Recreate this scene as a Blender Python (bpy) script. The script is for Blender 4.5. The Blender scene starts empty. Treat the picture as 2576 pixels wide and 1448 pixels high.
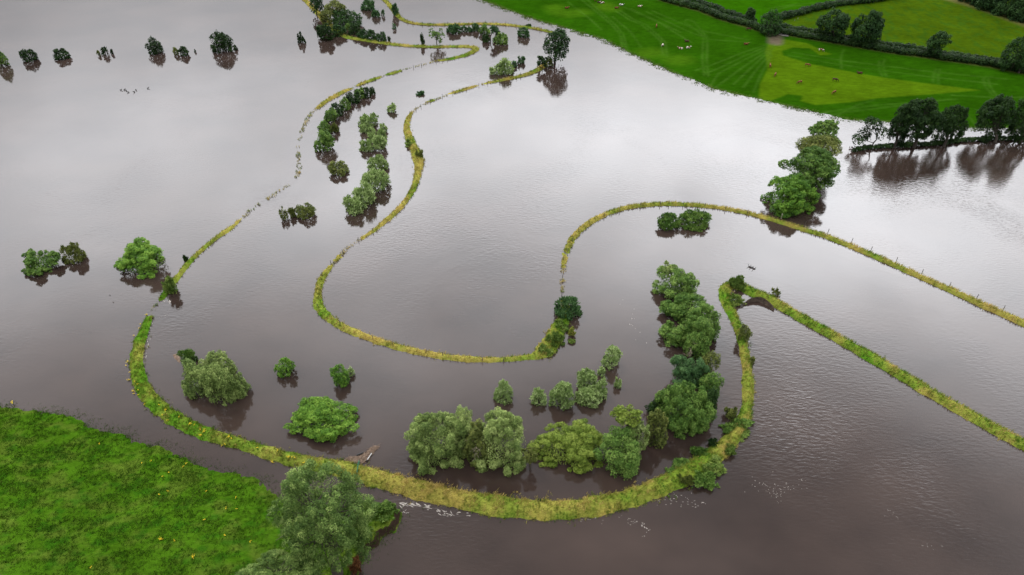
import bpy, math, random
import numpy as np
from mathutils import Vector

# ---------------------------------------------------------------- camera, world, sun, exposure
scene = bpy.context.scene
C = scene.collection
R = math.radians
CAM_H, PITCH, FD = 120.0, R(40.0), 1717.3          # height (m), downward pitch, focal length in photo pixels (photo read at 2576 x 1448)
cam_d = bpy.data.cameras.new('drone_camera')
cam_d.sensor_width = 36.0
cam_d.lens = 36.0 * FD / 2576.0
cam_d.clip_start, cam_d.clip_end = 0.5, 9000.0
cam = bpy.data.objects.new('drone_camera', cam_d)
C.objects.link(cam)
cam.location = (0, 0, CAM_H)
cam.rotation_euler = (R(90) - PITCH, 0, 0)
scene.camera = cam

SUN_EL, SUN_AZ = R(60), R(-52)                     # azimuth measured from +Y towards +X
w = bpy.data.worlds.new('World'); scene.world = w; w.use_nodes = True
nt = w.node_tree; N = nt.nodes; L = nt.links
for n in list(N): N.remove(n)
def wn(t, **k):
    n = N.new(t)
    for a, b in k.items(): setattr(n, a, b)
    return n
def wm(op, a, b=None, c=None):
    n = wn('ShaderNodeMath', operation=op)
    for i, v in enumerate((a, b, c)):
        if v is None: continue
        if isinstance(v, (int, float)): n.inputs[i].default_value = v
        else: L.new(v, n.inputs[i])
    return n.outputs[0]
tc = wn('ShaderNodeTexCoord')
sep = wn('ShaderNodeSeparateXYZ'); L.new(tc.outputs['Generated'], sep.inputs[0])
el = wm('ARCSINE', sep.outputs['Z'])
az = wm('ARCTAN2', sep.outputs['X'], sep.outputs['Y'])
def blob(a0, e0, sa, se):
    u = wm('DIVIDE', wm('SUBTRACT', az, R(a0)), R(sa))
    v = wm('DIVIDE', wm('SUBTRACT', el, R(e0)), R(se))
    return wm('EXPONENT', wm('MULTIPLY', wm('ADD', wm('MULTIPLY', u, u), wm('MULTIPLY', v, v)), -1.0))
sky = wn('ShaderNodeTexSky', sky_type='NISHITA', sun_disc=False)
sky.sun_elevation = SUN_EL; sky.sun_rotation = SUN_AZ; sky.air_density = 1.0; sky.dust_density = 2.5
mp = wn('ShaderNodeMapping'); mp.inputs['Scale'].default_value = (1.0, 1.0, 1.9); mp.inputs['Location'].default_value = (3.1, 1.7, 0.4)
L.new(tc.outputs['Generated'], mp.inputs[0])
nz = wn('ShaderNodeTexNoise'); nz.inputs['Scale'].default_value = 2.6; nz.inputs['Detail'].default_value = 5.0; nz.inputs['Roughness'].default_value = 0.5
L.new(mp.outputs[0], nz.inputs[0])
cl = wm('MULTIPLY_ADD', nz.outputs[0], 1.5, 0.25)
BRIGHT = [(28, 31.0, 37, 9.2, 95.0), (-25, 29.0, 28, 9.2, 56.0), (-4, 43, 25, 8.5, 25.0)]
FILL_BEHIND = [(170, 70, 66, 24, 40.0), (-170, 70, 66, 24, 40.0), (105, 55, 32, 24, 12.0), (-105, 55, 32, 24, 16.0)]   # added sky glow, unseen behind and beside the drone, to light the trees
tot = None
for a0, e0, sa, se, amp in BRIGHT + FILL_BEHIND:
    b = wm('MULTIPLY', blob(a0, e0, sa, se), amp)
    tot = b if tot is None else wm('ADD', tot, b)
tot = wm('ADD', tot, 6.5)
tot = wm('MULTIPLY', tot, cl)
ccol = wn('ShaderNodeVectorMath', operation='SCALE'); ccol.inputs[0].default_value = (0.955, 0.97, 1.01); L.new(tot, ccol.inputs['Scale'])
mx = wn('ShaderNodeMix', data_type='RGBA'); mx.inputs[0].default_value = 0.9
L.new(sky.outputs[0], mx.inputs[6]); L.new(ccol.outputs[0], mx.inputs[7])
bg = wn('ShaderNodeBackground'); bg.inputs['Strength'].default_value = 0.1
L.new(mx.outputs[2], bg.inputs[0])
wo = wn('ShaderNodeOutputWorld'); L.new(bg.outputs[0], wo.inputs[0])

sun_d = bpy.data.lights.new('sun', 'SUN'); sun_d.energy = 1.5; sun_d.angle = R(14); sun_d.color = (1.0, 0.95, 0.88)
sun = bpy.data.objects.new('sun', sun_d); C.objects.link(sun)
sd_ = Vector((math.sin(SUN_AZ) * math.cos(SUN_EL), math.cos(SUN_AZ) * math.cos(SUN_EL), math.sin(SUN_EL)))
sun.rotation_euler = (-sd_).to_track_quat('-Z', 'Y').to_euler()
sun.location = (0, 0, 300)

scene.view_settings.view_transform = 'Standard'; scene.view_settings.look = 'None'
scene.view_settings.gamma = 1.0; scene.view_settings.exposure = 0.0
scene.render.engine = 'CYCLES'
scene.cycles.max_bounces = 6; scene.cycles.diffuse_bounces = 3; scene.cycles.glossy_bounces = 3; scene.cycles.transmission_bounces = 3

# ---------------------------------------------------------------- photo pixel -> world point
FW = np.array((0, math.cos(PITCH), -math.sin(PITCH))); UP = np.array((0, math.sin(PITCH), math.cos(PITCH))); CP = np.array((0, 0, CAM_H))
def ray(px, py):
    return FW + np.array((1., 0, 0)) * ((px - 1288) / FD) + UP * ((724 - py) / FD)
def on_z(px, py, z=0.0):
    d = ray(px, py); return CP + d * ((z - CAM_H) / d[2])
def project(P_):
    v = np.atleast_2d(P_) - CP; z = v @ FW; return 1288 + FD * v[:, 0] / z, 724 - FD * (v @ UP) / z
def depth(p): return float(np.dot(np.asarray(p) - CP, FW))
def ppm(p): return FD / depth(p)                    # photo pixels per metre at a point

def vnoise(x, y, seed=0):
    """smooth 2-D value noise in 0..1 (vectorised)"""
    x = np.asarray(x, float); y = np.asarray(y, float)
    xi = np.floor(x); yi = np.floor(y); fx = x - xi; fy = y - yi
    fx = fx * fx * (3 - 2 * fx); fy = fy * fy * (3 - 2 * fy)
    def h(a, b):
        v = np.sin(a * 127.1 + b * 311.7 + seed * 74.7) * 43758.5453
        return v - np.floor(v)
    return (h(xi, yi) * (1 - fx) + h(xi + 1, yi) * fx) * (1 - fy) + (h(xi, yi + 1) * (1 - fx) + h(xi + 1, yi + 1) * fx) * fy
def fbm(x, y, seed=0, o=3):
    s = 0; a = .5; t = 0
    for i in range(o):
        s = s + a * vnoise(x * 2 ** i, y * 2 ** i, seed + i); t += a; a *= .5
    return s / t

def seg_dist(P, poly):
    P = np.atleast_2d(P); d = np.full(len(P), 1e9)
    for a, b in zip(poly[:-1], poly[1:]):
        ab = b - a; t = np.clip(((P - a) @ ab) / max(ab @ ab, 1e-9), 0, 1)
        d = np.minimum(d, np.linalg.norm(P - (a + t[:, None] * ab), axis=1))
    return d
def inside(P, poly):
    P = np.atleast_2d(P); r = np.zeros(len(P), bool); n = len(poly)
    for i in range(n):
        a = poly[i]; b = poly[i - 1]
        c = (a[1] > P[:, 1]) != (b[1] > P[:, 1])
        xx = (b[0] - a[0]) * (P[:, 1] - a[1]) / ((b[1] - a[1]) or 1e-9) + a[0]
        r ^= c & (P[:, 0] < xx)
    return r
def wpoly(px): return np.array([on_z(*p)[:2] for p in px])

# shorelines (photo pixels), fields
SHORE_R = [(900, -190), (1000, -120), (1080, -70), (1150, -30), (1212, 0), (1290, 30), (1340, 48), (1400, 65), (1470, 85), (1520, 100), (1560, 120), (1600, 141),
           (1650, 163), (1700, 186), (1750, 204), (1800, 225), (1850, 237), (1900, 248), (1960, 263), (2010, 273), (2060, 284), (2120, 299),
           (2180, 306), (2230, 308), (2300, 312), (2380, 318), (2440, 322), (2500, 323), (2576, 323), (2700, 322), (3100, 320)]
POLY_R = wpoly(SHORE_R + [(3400, 100), (3400, -260), (900, -260)])
LINE_R = wpoly(SHORE_R)
SHORE_L = [(-500, 1030), (-100, 1018), (0, 1024), (20, 1028), (80, 1035), (140, 1042), (190, 1052), (220, 1067), (250, 1086), (310, 1093), (350, 1117), (400, 1124),
           (450, 1143), (490, 1168), (540, 1186), (600, 1193), (645, 1206), (675, 1225), (700, 1250), (770, 1268), (850, 1274), (926, 1268), (985, 1274), (1010, 1290),
           (1006, 1310), (992, 1338), (960, 1352), (950, 1375), (918, 1392), (908, 1420), (898, 1452), (880, 1500), (860, 1600), (800, 1800)]
POLY_L = wpoly(SHORE_L + [(-900, 1800), (-900, 1100)])
LINE_L = wpoly(SHORE_L)
CLIFF = wpoly([(1008, 1300), (1000, 1325), (985, 1345), (960, 1357), (945, 1380), (915, 1396), (905, 1425), (890, 1470), (870, 1560)])
def sdist(P, poly, line):
    d = seg_dist(P, line); return np.where(inside(P, poly), d, -d)
def h_right(P, s=None):
    s = sdist(P, POLY_R, LINE_R) if s is None else s
    z = np.where(s > 0, .045 * np.minimum(s, 8) + .02 * np.maximum(s - 8, 0), np.maximum(.06 * s, -1.5))
    return z
def h_left(P, s=None):
    s = sdist(P, POLY_L, LINE_L) if s is None else s
    z = np.where(s > 0, .11 * np.minimum(s, 5) + .035 * np.maximum(s - 5, 0), np.maximum(.25 * s, -1.5))
    c = np.exp(-(seg_dist(P, CLIFF) / 5.5) ** 2)
    zc = 1.5 * np.clip(s / .9, -1, 1)
    return z * (1 - c) + np.maximum(z, zc) * c
def ground(x, y):
    P = np.array([[x, y]])
    if y > 140: return max(0.0, float(h_right(P)[0]))
    if x < 20: return max(0.0, float(h_left(P)[0]))
    return 0.0
def place(px, py, dz=0.0):
    """ground point seen at a photo pixel"""
    z = 0.0
    for _ in range(8):
        p = on_z(px, py, z + dz); z = .5 * z + .5 * ground(p[0], p[1])
    p = on_z(px, py, z + dz); p[2] = ground(p[0], p[1])
    return p

# ---------------------------------------------------------------- helpers: objects and meshes
def tag(o, label=None, cat=None, group=None, kind=None):
    for k, v in (('label', label), ('category', cat), ('group', group), ('kind', kind)):
        if v: o[k] = v
    return o
def thing(name, loc, label, cat, group=None, rz=0.0):
    o = bpy.data.objects.new(name, None); C.objects.link(o)
    o.location = tuple(float(v) for v in loc); o.rotation_euler = (0, 0, rz); o.empty_display_size = .5
    return tag(o, label, cat, group)
def mesh_np(name, V, F, mat, tint=None, col=None, smooth=False):
    """F: (n,k) index array, or list of such arrays"""
    V = np.asarray(V, np.float32)
    Fs = F if isinstance(F, list) else [F]
    Fs = [np.asarray(f, np.int32) for f in Fs if len(f)]
    me = bpy.data.meshes.new(name)
    me.vertices.add(len(V)); me.vertices.foreach_set('co', V.ravel())
    li = np.concatenate([f.ravel() for f in Fs]); me.loops.add(len(li)); me.loops.foreach_set('vertex_index', li)
    cnt = np.concatenate([np.full(len(f), f.shape[1], np.int32) for f in Fs])
    st = np.concatenate([[0], np.cumsum(cnt)[:-1]]).astype(np.int32)
    me.polygons.add(len(cnt)); me.polygons.foreach_set('loop_start', st); me.polygons.foreach_set('loop_total', cnt)
    if smooth: me.polygons.foreach_set('use_smooth', np.ones(len(cnt), bool))
    if tint is not None:
        a = me.attributes.new('tint', 'FLOAT', 'FACE' if len(tint) == len(cnt) else 'POINT'); a.data.foreach_set('value', np.asarray(tint, np.float32))
    if col is not None:
        a = me.attributes.new('base', 'FLOAT_COLOR', 'FACE' if len(col) == len(cnt) else 'POINT')
        c4 = np.ones((len(col), 4), np.float32); c4[:, :3] = col; a.data.foreach_set('color', c4.ravel())
    me.update(calc_edges=True); me.validate()
    if mat: me.materials.append(mat)
    return me
def obj(name, me, parent=None, loc=(0, 0, 0)):
    o = bpy.data.objects.new(name, me); C.objects.link(o)
    if parent: o.parent = parent
    o.location = tuple(float(v) for v in loc)
    return o
class Tubes:
    """collects tapered tubes into one mesh"""
    def __init__(s, k=6): s.V = []; s.F = []; s.n = 0; s.k = k
    def add(s, pts, rad):
        pts = np.asarray(pts, float); k = s.k; ang = np.arange(k) * 2 * math.pi / k
        for i, p in enumerate(pts):
            t = pts[min(i + 1, len(pts) - 1)] - pts[max(i - 1, 0)]; t = t / (np.linalg.norm(t) + 1e-9)
            u = np.cross(t, (0.31, 0.95, 0.05) if abs(t[1]) < .9 else (1., 0, 0)); u /= np.linalg.norm(u); v = np.cross(t, u)
            s.V.append(p + rad[i] * (np.cos(ang)[:, None] * u + np.sin(ang)[:, None] * v))
        for i in range(len(pts) - 1):
            a = s.n + i * k
            for j in range(k): s.F.append((a + j, a + (j + 1) % k, a + k + (j + 1) % k, a + k + j))
        # closed tip and foot
        s.n += len(pts) * k
        return s
    def build(s, name, mat, smooth=True):
        return mesh_np(name, np.concatenate(s.V), np.array(s.F), mat, smooth=smooth)

# ---------------------------------------------------------------- materials
def new_mat(name):
    m = bpy.data.materials.new(name); m.use_nodes = True; t = m.node_tree
    for n in list(t.nodes): t.nodes.remove(n)
    return m, t
def nd(t, typ, ins=None, **k):
    n = t.nodes.new(typ)
    for a, b in k.items(): setattr(n, a, b)
    for a, b in (ins or {}).items():
        if hasattr(b, 'is_output'): t.links.new(b, n.inputs[a])
        else: n.inputs[a].default_value = b
    return n
def c4(c): return (c[0], c[1], c[2], 1.0)
def leaf_mat(name, dark, mid, light, trans=.25, var=.45):
    m, t = new_mat(name)
    at = nd(t, 'ShaderNodeAttribute', attribute_name='tint')
    tcn = nd(t, 'ShaderNodeTexCoord')
    no = nd(t, 'ShaderNodeTexNoise', {'Vector': tcn.outputs['Object'], 'Scale': .33, 'Detail': 3.0})
    oi = nd(t, 'ShaderNodeObjectInfo')
    a = nd(t, 'ShaderNodeMath', {0: no.outputs[0], 1: var * 1.6, 2: -.5 * var * 1.6}, operation='MULTIPLY_ADD')
    b = nd(t, 'ShaderNodeMath', {0: oi.outputs['Random'], 1: .22, 2: -.11}, operation='MULTIPLY_ADD')
    s = nd(t, 'ShaderNodeMath', {0: at.outputs['Fac'], 1: a.outputs[0]}, operation='ADD')
    s = nd(t, 'ShaderNodeMath', {0: s.outputs[0], 1: b.outputs[0]}, operation='ADD')
    r = nd(t, 'ShaderNodeValToRGB', {0: s.outputs[0]})
    e = r.color_ramp.elements; e[0].position = .12; e[0].color = c4(dark); e[1].position = .92; e[1].color = c4(light)
    x = e.new(.5); x.color = c4(mid)
    p = nd(t, 'ShaderNodeBsdfPrincipled', {'Base Color': r.outputs[0], 'Roughness': .62, 'Specular IOR Level': .12})
    tr = nd(t, 'ShaderNodeBsdfTranslucent', {'Color': r.outputs[0]})
    mixs = nd(t, 'ShaderNodeMixShader', {0: trans, 1: p.outputs[0], 2: tr.outputs[0]})
    o = nd(t, 'ShaderNodeOutputMaterial', {'Surface': mixs.outputs[0]})
    return m
def plain_mat(name, c1, c2, scale=3.0, rough=.8, bump=.0, coords='Object', detail=4.0, spec=.3):
    m, t = new_mat(name)
    tcn = nd(t, 'ShaderNodeTexCoord')
    no = nd(t, 'ShaderNodeTexNoise', {'Vector': tcn.outputs[coords], 'Scale': scale, 'Detail': detail})
    r = nd(t, 'ShaderNodeValToRGB', {0: no.outputs[0]})
    e = r.color_ramp.elements; e[0].position = .32; e[0].color = c4(c1); e[1].position = .68; e[1].color = c4(c2)
    p = nd(t, 'ShaderNodeBsdfPrincipled', {'Base Color': r.outputs[0], 'Roughness': rough, 'Specular IOR Level': spec})
    if bump:
        b = nd(t, 'ShaderNodeBump', {'Height': no.outputs[0], 'Strength': 1.0, 'Distance': bump}); t.links.new(b.outputs[0], p.inputs['Normal'])
    nd(t, 'ShaderNodeOutputMaterial', {'Surface': p.outputs[0]})
    return m
def ground_mat(name, bump=.12, scale=1.3, soil=None, amp=.7):
    """ground sheet: own colour from the 'base' attribute, mottled; bare soil where the face stands steep"""
    m, t = new_mat(name)
    at = nd(t, 'ShaderNodeAttribute', attribute_name='base')
    tcn = nd(t, 'ShaderNodeTexCoord')
    mpn = nd(t, 'ShaderNodeMapping', {'Vector': tcn.outputs['Object'], 'Rotation': (0, 0, R(-20)), 'Scale': (.6, 1.5, 1)})
    n1 = nd(t, 'ShaderNodeTexNoise', {'Vector': mpn.outputs[0], 'Scale': scale, 'Detail': 6.0, 'Roughness': .65})
    n2 = nd(t, 'ShaderNodeTexNoise', {'Vector': tcn.outputs['Object'], 'Scale': .09, 'Detail': 3.0})
    a = nd(t, 'ShaderNodeMath', {0: n1.outputs[0], 1: amp * 2, 2: 1 - amp}, operation='MULTIPLY_ADD')
    b = nd(t, 'ShaderNodeMath', {0: n2.outputs[0], 1: .7, 2: .65}, operation='MULTIPLY_ADD')
    f = nd(t, 'ShaderNodeMath', {0: a.outputs[0], 1: b.outputs[0]}, operation='MULTIPLY')
    v = nd(t, 'ShaderNodeVectorMath', {0: at.outputs['Color'], 'Scale': f.outputs[0]}, operation='SCALE')
    colo = v.outputs[0]
    if soil:
        g = nd(t, 'ShaderNodeNewGeometry'); sx = nd(t, 'ShaderNodeSeparateXYZ', {0: g.outputs['True Normal']})
        mr = nd(t, 'ShaderNodeMapRange', {0: sx.outputs['Z'], 1: .72, 2: .86, 3: 1.0, 4: 0.0})
        mixc = nd(t, 'ShaderNodeMix', {0: mr.outputs[0], 6: colo, 7: c4(soil)}, data_type='RGBA'); colo = mixc.outputs[2]
    p = nd(t, 'ShaderNodeBsdfPrincipled', {'Base Color': colo, 'Roughness': 1.0, 'Specular IOR Level': 0.0})
    bp = nd(t, 'ShaderNodeBump', {'Height': n1.outputs[0], 'Strength': 1.0, 'Distance': bump}); t.links.new(bp.outputs[0], p.inputs['Normal'])
    nd(t, 'ShaderNodeOutputMaterial', {'Surface': p.outputs[0]})
    return m
def coat_mat(name, c1, c2, cut=.5, sc=1.3):
    m, t = new_mat(name)
    tcn = nd(t, 'ShaderNodeTexCoord'); oi = nd(t, 'ShaderNodeObjectInfo')
    ad = nd(t, 'ShaderNodeVectorMath', {0: tcn.outputs['Object'], 1: oi.outputs['Location']}, operation='ADD')
    no = nd(t, 'ShaderNodeTexNoise', {'Vector': ad.outputs[0], 'Scale': sc, 'Detail': 1.0})
    r = nd(t, 'ShaderNodeValToRGB', {0: no.outputs[0]})
    e = r.color_ramp.elements; e[0].position = cut - .02; e[0].color = c4(c1); e[1].position = cut + .02; e[1].color = c4(c2)
    p = nd(t, 'ShaderNodeBsdfPrincipled', {'Base Color': r.outputs[0], 'Roughness': .75, 'Specular IOR Level': .2})
    nd(t, 'ShaderNodeOutputMaterial', {'Surface': p.outputs[0]})
    return m
M = {
 'willow': leaf_mat('willow_leaves', (.11, .175, .045), (.24, .335, .105), (.42, .51, .23)),
 'sallow': leaf_mat('sallow_leaves', (.062, .100, .022), (.160, .225, .056), (.33, .40, .13)),
 'greywillow': leaf_mat('dusky_willow_leaves', (.036, .072, .013), (.100, .165, .034), (.26, .34, .095)),
 'mid': leaf_mat('green_leaves', (.034, .080, .012), (.090, .168, .028), (.20, .30, .065)),
 'bright': leaf_mat('bright_green_leaves', (.040, .105, .012), (.10, .21, .022), (.20, .33, .045)),
 'dark': leaf_mat('dark_leaves', (.010, .030, .008), (.024, .060, .014), (.05, .105, .024)),
 'olive': leaf_mat('olive_leaves', (.050, .068, .014), (.115, .14, .030), (.21, .23, .06)),
 'yellow': leaf_mat('yellow_green_leaves', (.075, .12, .014), (.155, .215, .030), (.27, .33, .065)),
 'blue': leaf_mat('blue_green_leaves', (.022, .060, .020), (.052, .115, .036), (.105, .19, .066)),
 'hedge': leaf_mat('hedge_leaves', (.0075, .021, .005), (.017, .041, .008), (.036, .074, .015)),
 'rust': leaf_mat('rusty_leaves', (.07, .028, .012), (.14, .055, .022), (.22, .11, .04)),
 'weed': leaf_mat('weed_leaves', (.055, .100, .016), (.12, .19, .035), (.23, .29, .065)),
 'tuft': leaf_mat('bank_grass_blades', (.060, .150, .012), (.205, .215, .034), (.50, .38, .125), trans=.3, var=.35),
 'turf': leaf_mat('meadow_grass_blades', (.024, .070, .004), (.050, .112, .006), (.11, .17, .022), trans=.3, var=.4),
 'bark': plain_mat('bark', (.035, .027, .02), (.09, .075, .06), 4.0, .9),
 'deadwood': plain_mat('dead_wood', (.16, .13, .09), (.30, .25, .19), 3.0, .85),
 'post': plain_mat('fence_post_wood', (.05, .042, .035), (.11, .095, .08), 5.0, .85),
 'pale_post': plain_mat('pale_post_wood', (.22, .19, .15), (.32, .28, .23), 5.0, .85),
 'soil': plain_mat('wet_soil', (.018, .012, .008), (.06, .04, .028), 2.2, .8, bump=.12),
 'scar': plain_mat('bare_earth', (.035, .025, .018), (.085, .06, .042), 2.0, .85, bump=.12),
 'drift': plain_mat('drift_debris', (.08, .05, .034), (.19, .135, .095), 3.0, .9, bump=.06, detail=8.0),
 'foam': plain_mat('foam', (.20, .175, .15), (.38, .35, .32), 3.0, .6),
 'petal': plain_mat('yellow_petals', (.62, .40, .01), (.80, .58, .02), 8.0, .7),
 'stalk': plain_mat('green_stalks', (.04, .09, .015), (.08, .14, .03), 6.0, .8),
 'net': plain_mat('green_net', (.02, .12, .07), (.04, .2, .11), 6.0, .7),
 'pipe': plain_mat('pale_pipe_paint', (.30, .30, .30), (.48, .48, .47), 4.0, .45),
 'pipe_dark': plain_mat('black_pipe', (.012, .012, .013), (.03, .03, .03), 4.0, .5),
 'bird_dark': plain_mat('dark_feathers', (.012, .011, .01), (.03, .028, .025), 6.0, .7),
 'bird_grey': plain_mat('grey_feathers', (.20, .19, .19), (.34, .33, .33), 6.0, .7),
 'track': plain_mat('gravel', (.12, .11, .10), (.22, .2, .18), 2.0, .9, bump=.03),
 'brown_cow': coat_mat('brown_coat', (.11, .035, .014), (.16, .055, .02)),
 'dark_cow': coat_mat('dark_brown_coat', (.035, .013, .008), (.06, .02, .012)),
 'redwhite_cow': coat_mat('red_and_white_coat', (.6, .55, .48), (.12, .035, .015), .5),
 'blackwhite_cow': coat_mat('black_and_white_coat', (.65, .62, .58), (.012, .011, .011), .52),
 'palewhite_cow': coat_mat('white_and_fawn_coat', (.55, .48, .4), (.16, .06, .025), .47),
}
# ---------------------------------------------------------------- water
def water_mat():
    m, t = new_mat('flood_water')
    tcn = nd(t, 'ShaderNodeTexCoord')
    at = nd(t, 'ShaderNodeAttribute', attribute_name='tint')
    m1 = nd(t, 'ShaderNodeMapping', {'Vector': tcn.outputs['Object'], 'Rotation': (0, 0, R(32)), 'Scale': (.42, 1.15, 1)})
    n1 = nd(t, 'ShaderNodeTexNoise', {'Vector': m1.outputs[0], 'Scale': 1.5, 'Detail': 3.0, 'Roughness': .5, 'Distortion': .35})
    m2 = nd(t, 'ShaderNodeMapping', {'Vector': tcn.outputs['Object'], 'Rotation': (0, 0, R(-14)), 'Scale': (.7, 1.0, 1)})
    n2 = nd(t, 'ShaderNodeTexNoise', {'Vector': m2.outputs[0], 'Scale': .16, 'Detail': 3.0, 'Distortion': .6})
    n3 = nd(t, 'ShaderNodeTexNoise', {'Vector': tcn.outputs['Object'], 'Scale': .024, 'Detail': 4.0, 'Distortion': .8})
    am = nd(t, 'ShaderNodeMapRange', {0: n3.outputs[0], 1: .38, 2: .66, 3: .12, 4: 1.7})
    am = nd(t, 'ShaderNodeMath', {0: am.outputs[0], 1: at.outputs['Fac']}, operation='MULTIPLY')
    h1 = nd(t, 'ShaderNodeMath', {0: n1.outputs[0], 1: am.outputs[0]}, operation='MULTIPLY')
    h = nd(t, 'ShaderNodeMath', {0: n2.outputs[0], 1: .22, 2: h1.outputs[0]}, operation='MULTIPLY_ADD')
    bp = nd(t, 'ShaderNodeBump', {'Height': h.outputs[0], 'Strength': 1.0, 'Distance': .034})
    n4 = nd(t, 'ShaderNodeTexNoise', {'Vector': m2.outputs[0], 'Scale': .05, 'Detail': 4.0})
    r = nd(t, 'ShaderNodeValToRGB', {0: n4.outputs[0]})
    e = r.color_ramp.elements; e[0].position = .3; e[0].color = c4((.022, .0145, .012)); e[1].position = .75; e[1].color = c4((.044, .030, .0245))
    p = nd(t, 'ShaderNodeBsdfPrincipled', {'Base Color': r.outputs[0], 'Roughness': .05, 'IOR': 1.5, 'Normal': bp.outputs[0]})
    nd(t, 'ShaderNodeOutputMaterial', {'Surface': p.outputs[0]})
    return m
xs = np.concatenate([[-5000, -2500, -1200, -600], np.arange(-330, 331, 3.0), [600, 1200, 2500, 5000]])
ys = np.concatenate([[-3000, -1000, -200], np.arange(20, 500, 3.0), [650, 1000, 2000, 5000]])
X, Y = np.meshgrid(xs, ys); nx, ny = len(xs), len(ys)
I = np.arange(nx * ny).reshape(ny, nx)
WQ = np.stack([I[:-1, :-1], I[:-1, 1:], I[1:, 1:], I[1:, :-1]], -1).reshape(-1, 4)
rip = np.full(X.shape, .32)
for px, py, rad, amp in [(2420, 560, 55, .8), (2330, 430, 45, .7), (2100, 1150, 22, .75), (1950, 1000, 16, .5), (2150, 1330, 25, .35), (1150, 1370, 14, .9),
                         (1250, 520, 40, .5), (1150, 640, 25, .35), (690, 495, 9, .9), (765, 330, 9, .9), (755, 410, 8, .8), (440, 785, 7, 1.2), (1385, 690, 9, .7), (1200, 225, 14, .7), (1060, 168, 14, .6), (900, 1240, 9, .9), (120, 550, 55, .45), (700, 380, 60, .25), (1650, 470, 45, .35),
                         (1600, 660, 28, -.22), (1500, 900, 26, -.2), (700, 1000, 28, -.2), (1300, 1150, 16, -.22), (600, 720, 25, -.15), (2100, 760, 30, -.2), (1350, 800, 22, -.1)]:
    c = on_z(px, py); rip += amp * np.exp(-((X - c[0]) ** 2 + (Y - c[1]) ** 2) / rad ** 2)
rip = np.clip(rip, .06, 1.4)
M['water'] = water_mat()
water = obj('water', mesh_np('water', np.stack([X, Y, np.zeros_like(X)], -1).reshape(-1, 3), WQ, M['water'], tint=rip.ravel(), smooth=True))
tag(water, kind='structure')
bed = obj('ground', mesh_np('ground', [(-6000, -6000, -2.5), (6000, -6000, -2.5), (6000, 6000, -2.5), (-6000, 6000, -2.5)], np.array([[0, 1, 2, 3]]), M['soil']))
tag(bed, kind='structure')

# ---------------------------------------------------------------- pasture on the right
M['pasture'] = ground_mat('pasture', bump=.10, scale=.55, amp=.55)
M['meadow'] = ground_mat('meadow', bump=.22, scale=1.1, soil=(.03, .02, .014), amp=.7)
def grid(x0, x1, y0, y1, c):
    a = np.arange(x0, x1, c); b = np.arange(y0, y1, c); gx, gy = np.meshgrid(a, b)
    i = np.arange(gx.size).reshape(gx.shape)
    return np.stack([gx.ravel(), gy.ravel()], 1), np.stack([i[:-1, :-1], i[:-1, 1:], i[1:, 1:], i[1:, :-1]], -1).reshape(-1, 4)
def compact(P, Q, keep):
    k = keep[Q].all(1); Q = Q[k]; u = np.unique(Q); mp_ = np.zeros(len(P), int); mp_[u] = np.arange(len(u))
    return u, mp_[Q]
def wl(px): return np.array([place(*p)[:2] for p in px])
def z4(pts): return [(1932 + a / 4, b / 4) for a, b in pts]
def z3(pts): return [(1288 + a / 4, b / 4) for a, b in pts]
P, Q = grid(-60, 400, 150, 560, .8)
s = sdist(P, POLY_R, LINE_R)
u, Q = compact(P, Q, s > -9); P = P[u]; s = s[u]
zz = h_right(P, s) + (fbm(P[:, 0] * .35, P[:, 1] * .35, 3) - .5) * np.clip(.10 + s * .004, .05, .22) + (vnoise(P[:, 0] * 1.1, P[:, 1] * 1.1, 9) - .5) * .07
col = np.tile(np.array((.0125, .048, .001)), (len(P), 1))
big = fbm(P[:, 0] * .03, P[:, 1] * .05, 5)
col *= (.85 + .4 * big)[:, None]
def paint(mask, c, a=1.0):
    m_ = (np.asarray(mask, float) * a)[:, None]; col[:] = col * (1 - m_) + np.array(c) * m_
# grazed strip: lighter, yellower sward
LIGHT = wl([(1908, 252), (1912, 212), (1931, 175), (1925, 130), (1935, 105)] + z4([(180, 400), (400, 440), (560, 520), (640, 548), (530, 560), (420, 490), (250, 480), (140, 515), (150, 560), (400, 640), (900, 740), (1200, 790),
     (1700, 855), (2130, 910), (1600, 955), (1100, 990), (850, 1030), (480, 1060), (330, 1020), (345, 968), (200, 950), (70, 1000), (20, 1020)]))
def soft_in(poly, soft=.6):
    cl_ = np.vstack([poly, poly[:1]]); d = seg_dist(P, cl_); return np.clip(.5 + np.where(inside(P, poly), d, -d) / (2 * soft), 0, 1)
paint(soft_in(LIGHT), (.043, .086, .002), .97)
HF = z4([(-40, 300), (210, 350), (800, 450), (1200, 520), (1700, 590), (2200, 660), (2600, 740)])          # front hedge line
HR = z4([(100, 290), (500, 360), (1000, 450), (1480, 520), (1800, 575), (2400, 660), (2600, 690)])
HT = z4([(140, 195), (400, 125), (700, 62), (1100, 12), (1400, -45)])
HL = [(1620, -22), (1665, 0), (1763, 27), (1813, 47), (1870, 64), (1925, 80)]
HL2 = [(1680, -14), (1713, 0), (1788, 23), (1826, 38), (1868, 52), (1890, 60)]
UP_R = wl(HR + [(2700, 210), (2700, -60), (2300, -80), (2210, -6)] + list(reversed(HT[:-1])) + [(1957, 60)])
paint(soft_in(UP_R), (.034, .062, .002), .95)
UP_M = wl(HL + [(1957, 66)] + HT + [(2300, -90), (1600, -90)])
paint(soft_in(UP_M), (.016, .066, .0008), .95)
mott = np.clip((fbm(P[:, 0] * .55, P[:, 1] * .3, 21, 3) - .52) * 6, 0, 1)
paint(soft_in(UP_R) * mott, (.022, .058, .004), .7)
for ln, wd in ((wl(HF), 3.2), (wl(HL), 3.2)):
    paint(np.clip(1 - seg_dist(P, ln) / wd, 0, 1), (.075, .075, .022), .9)
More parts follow.
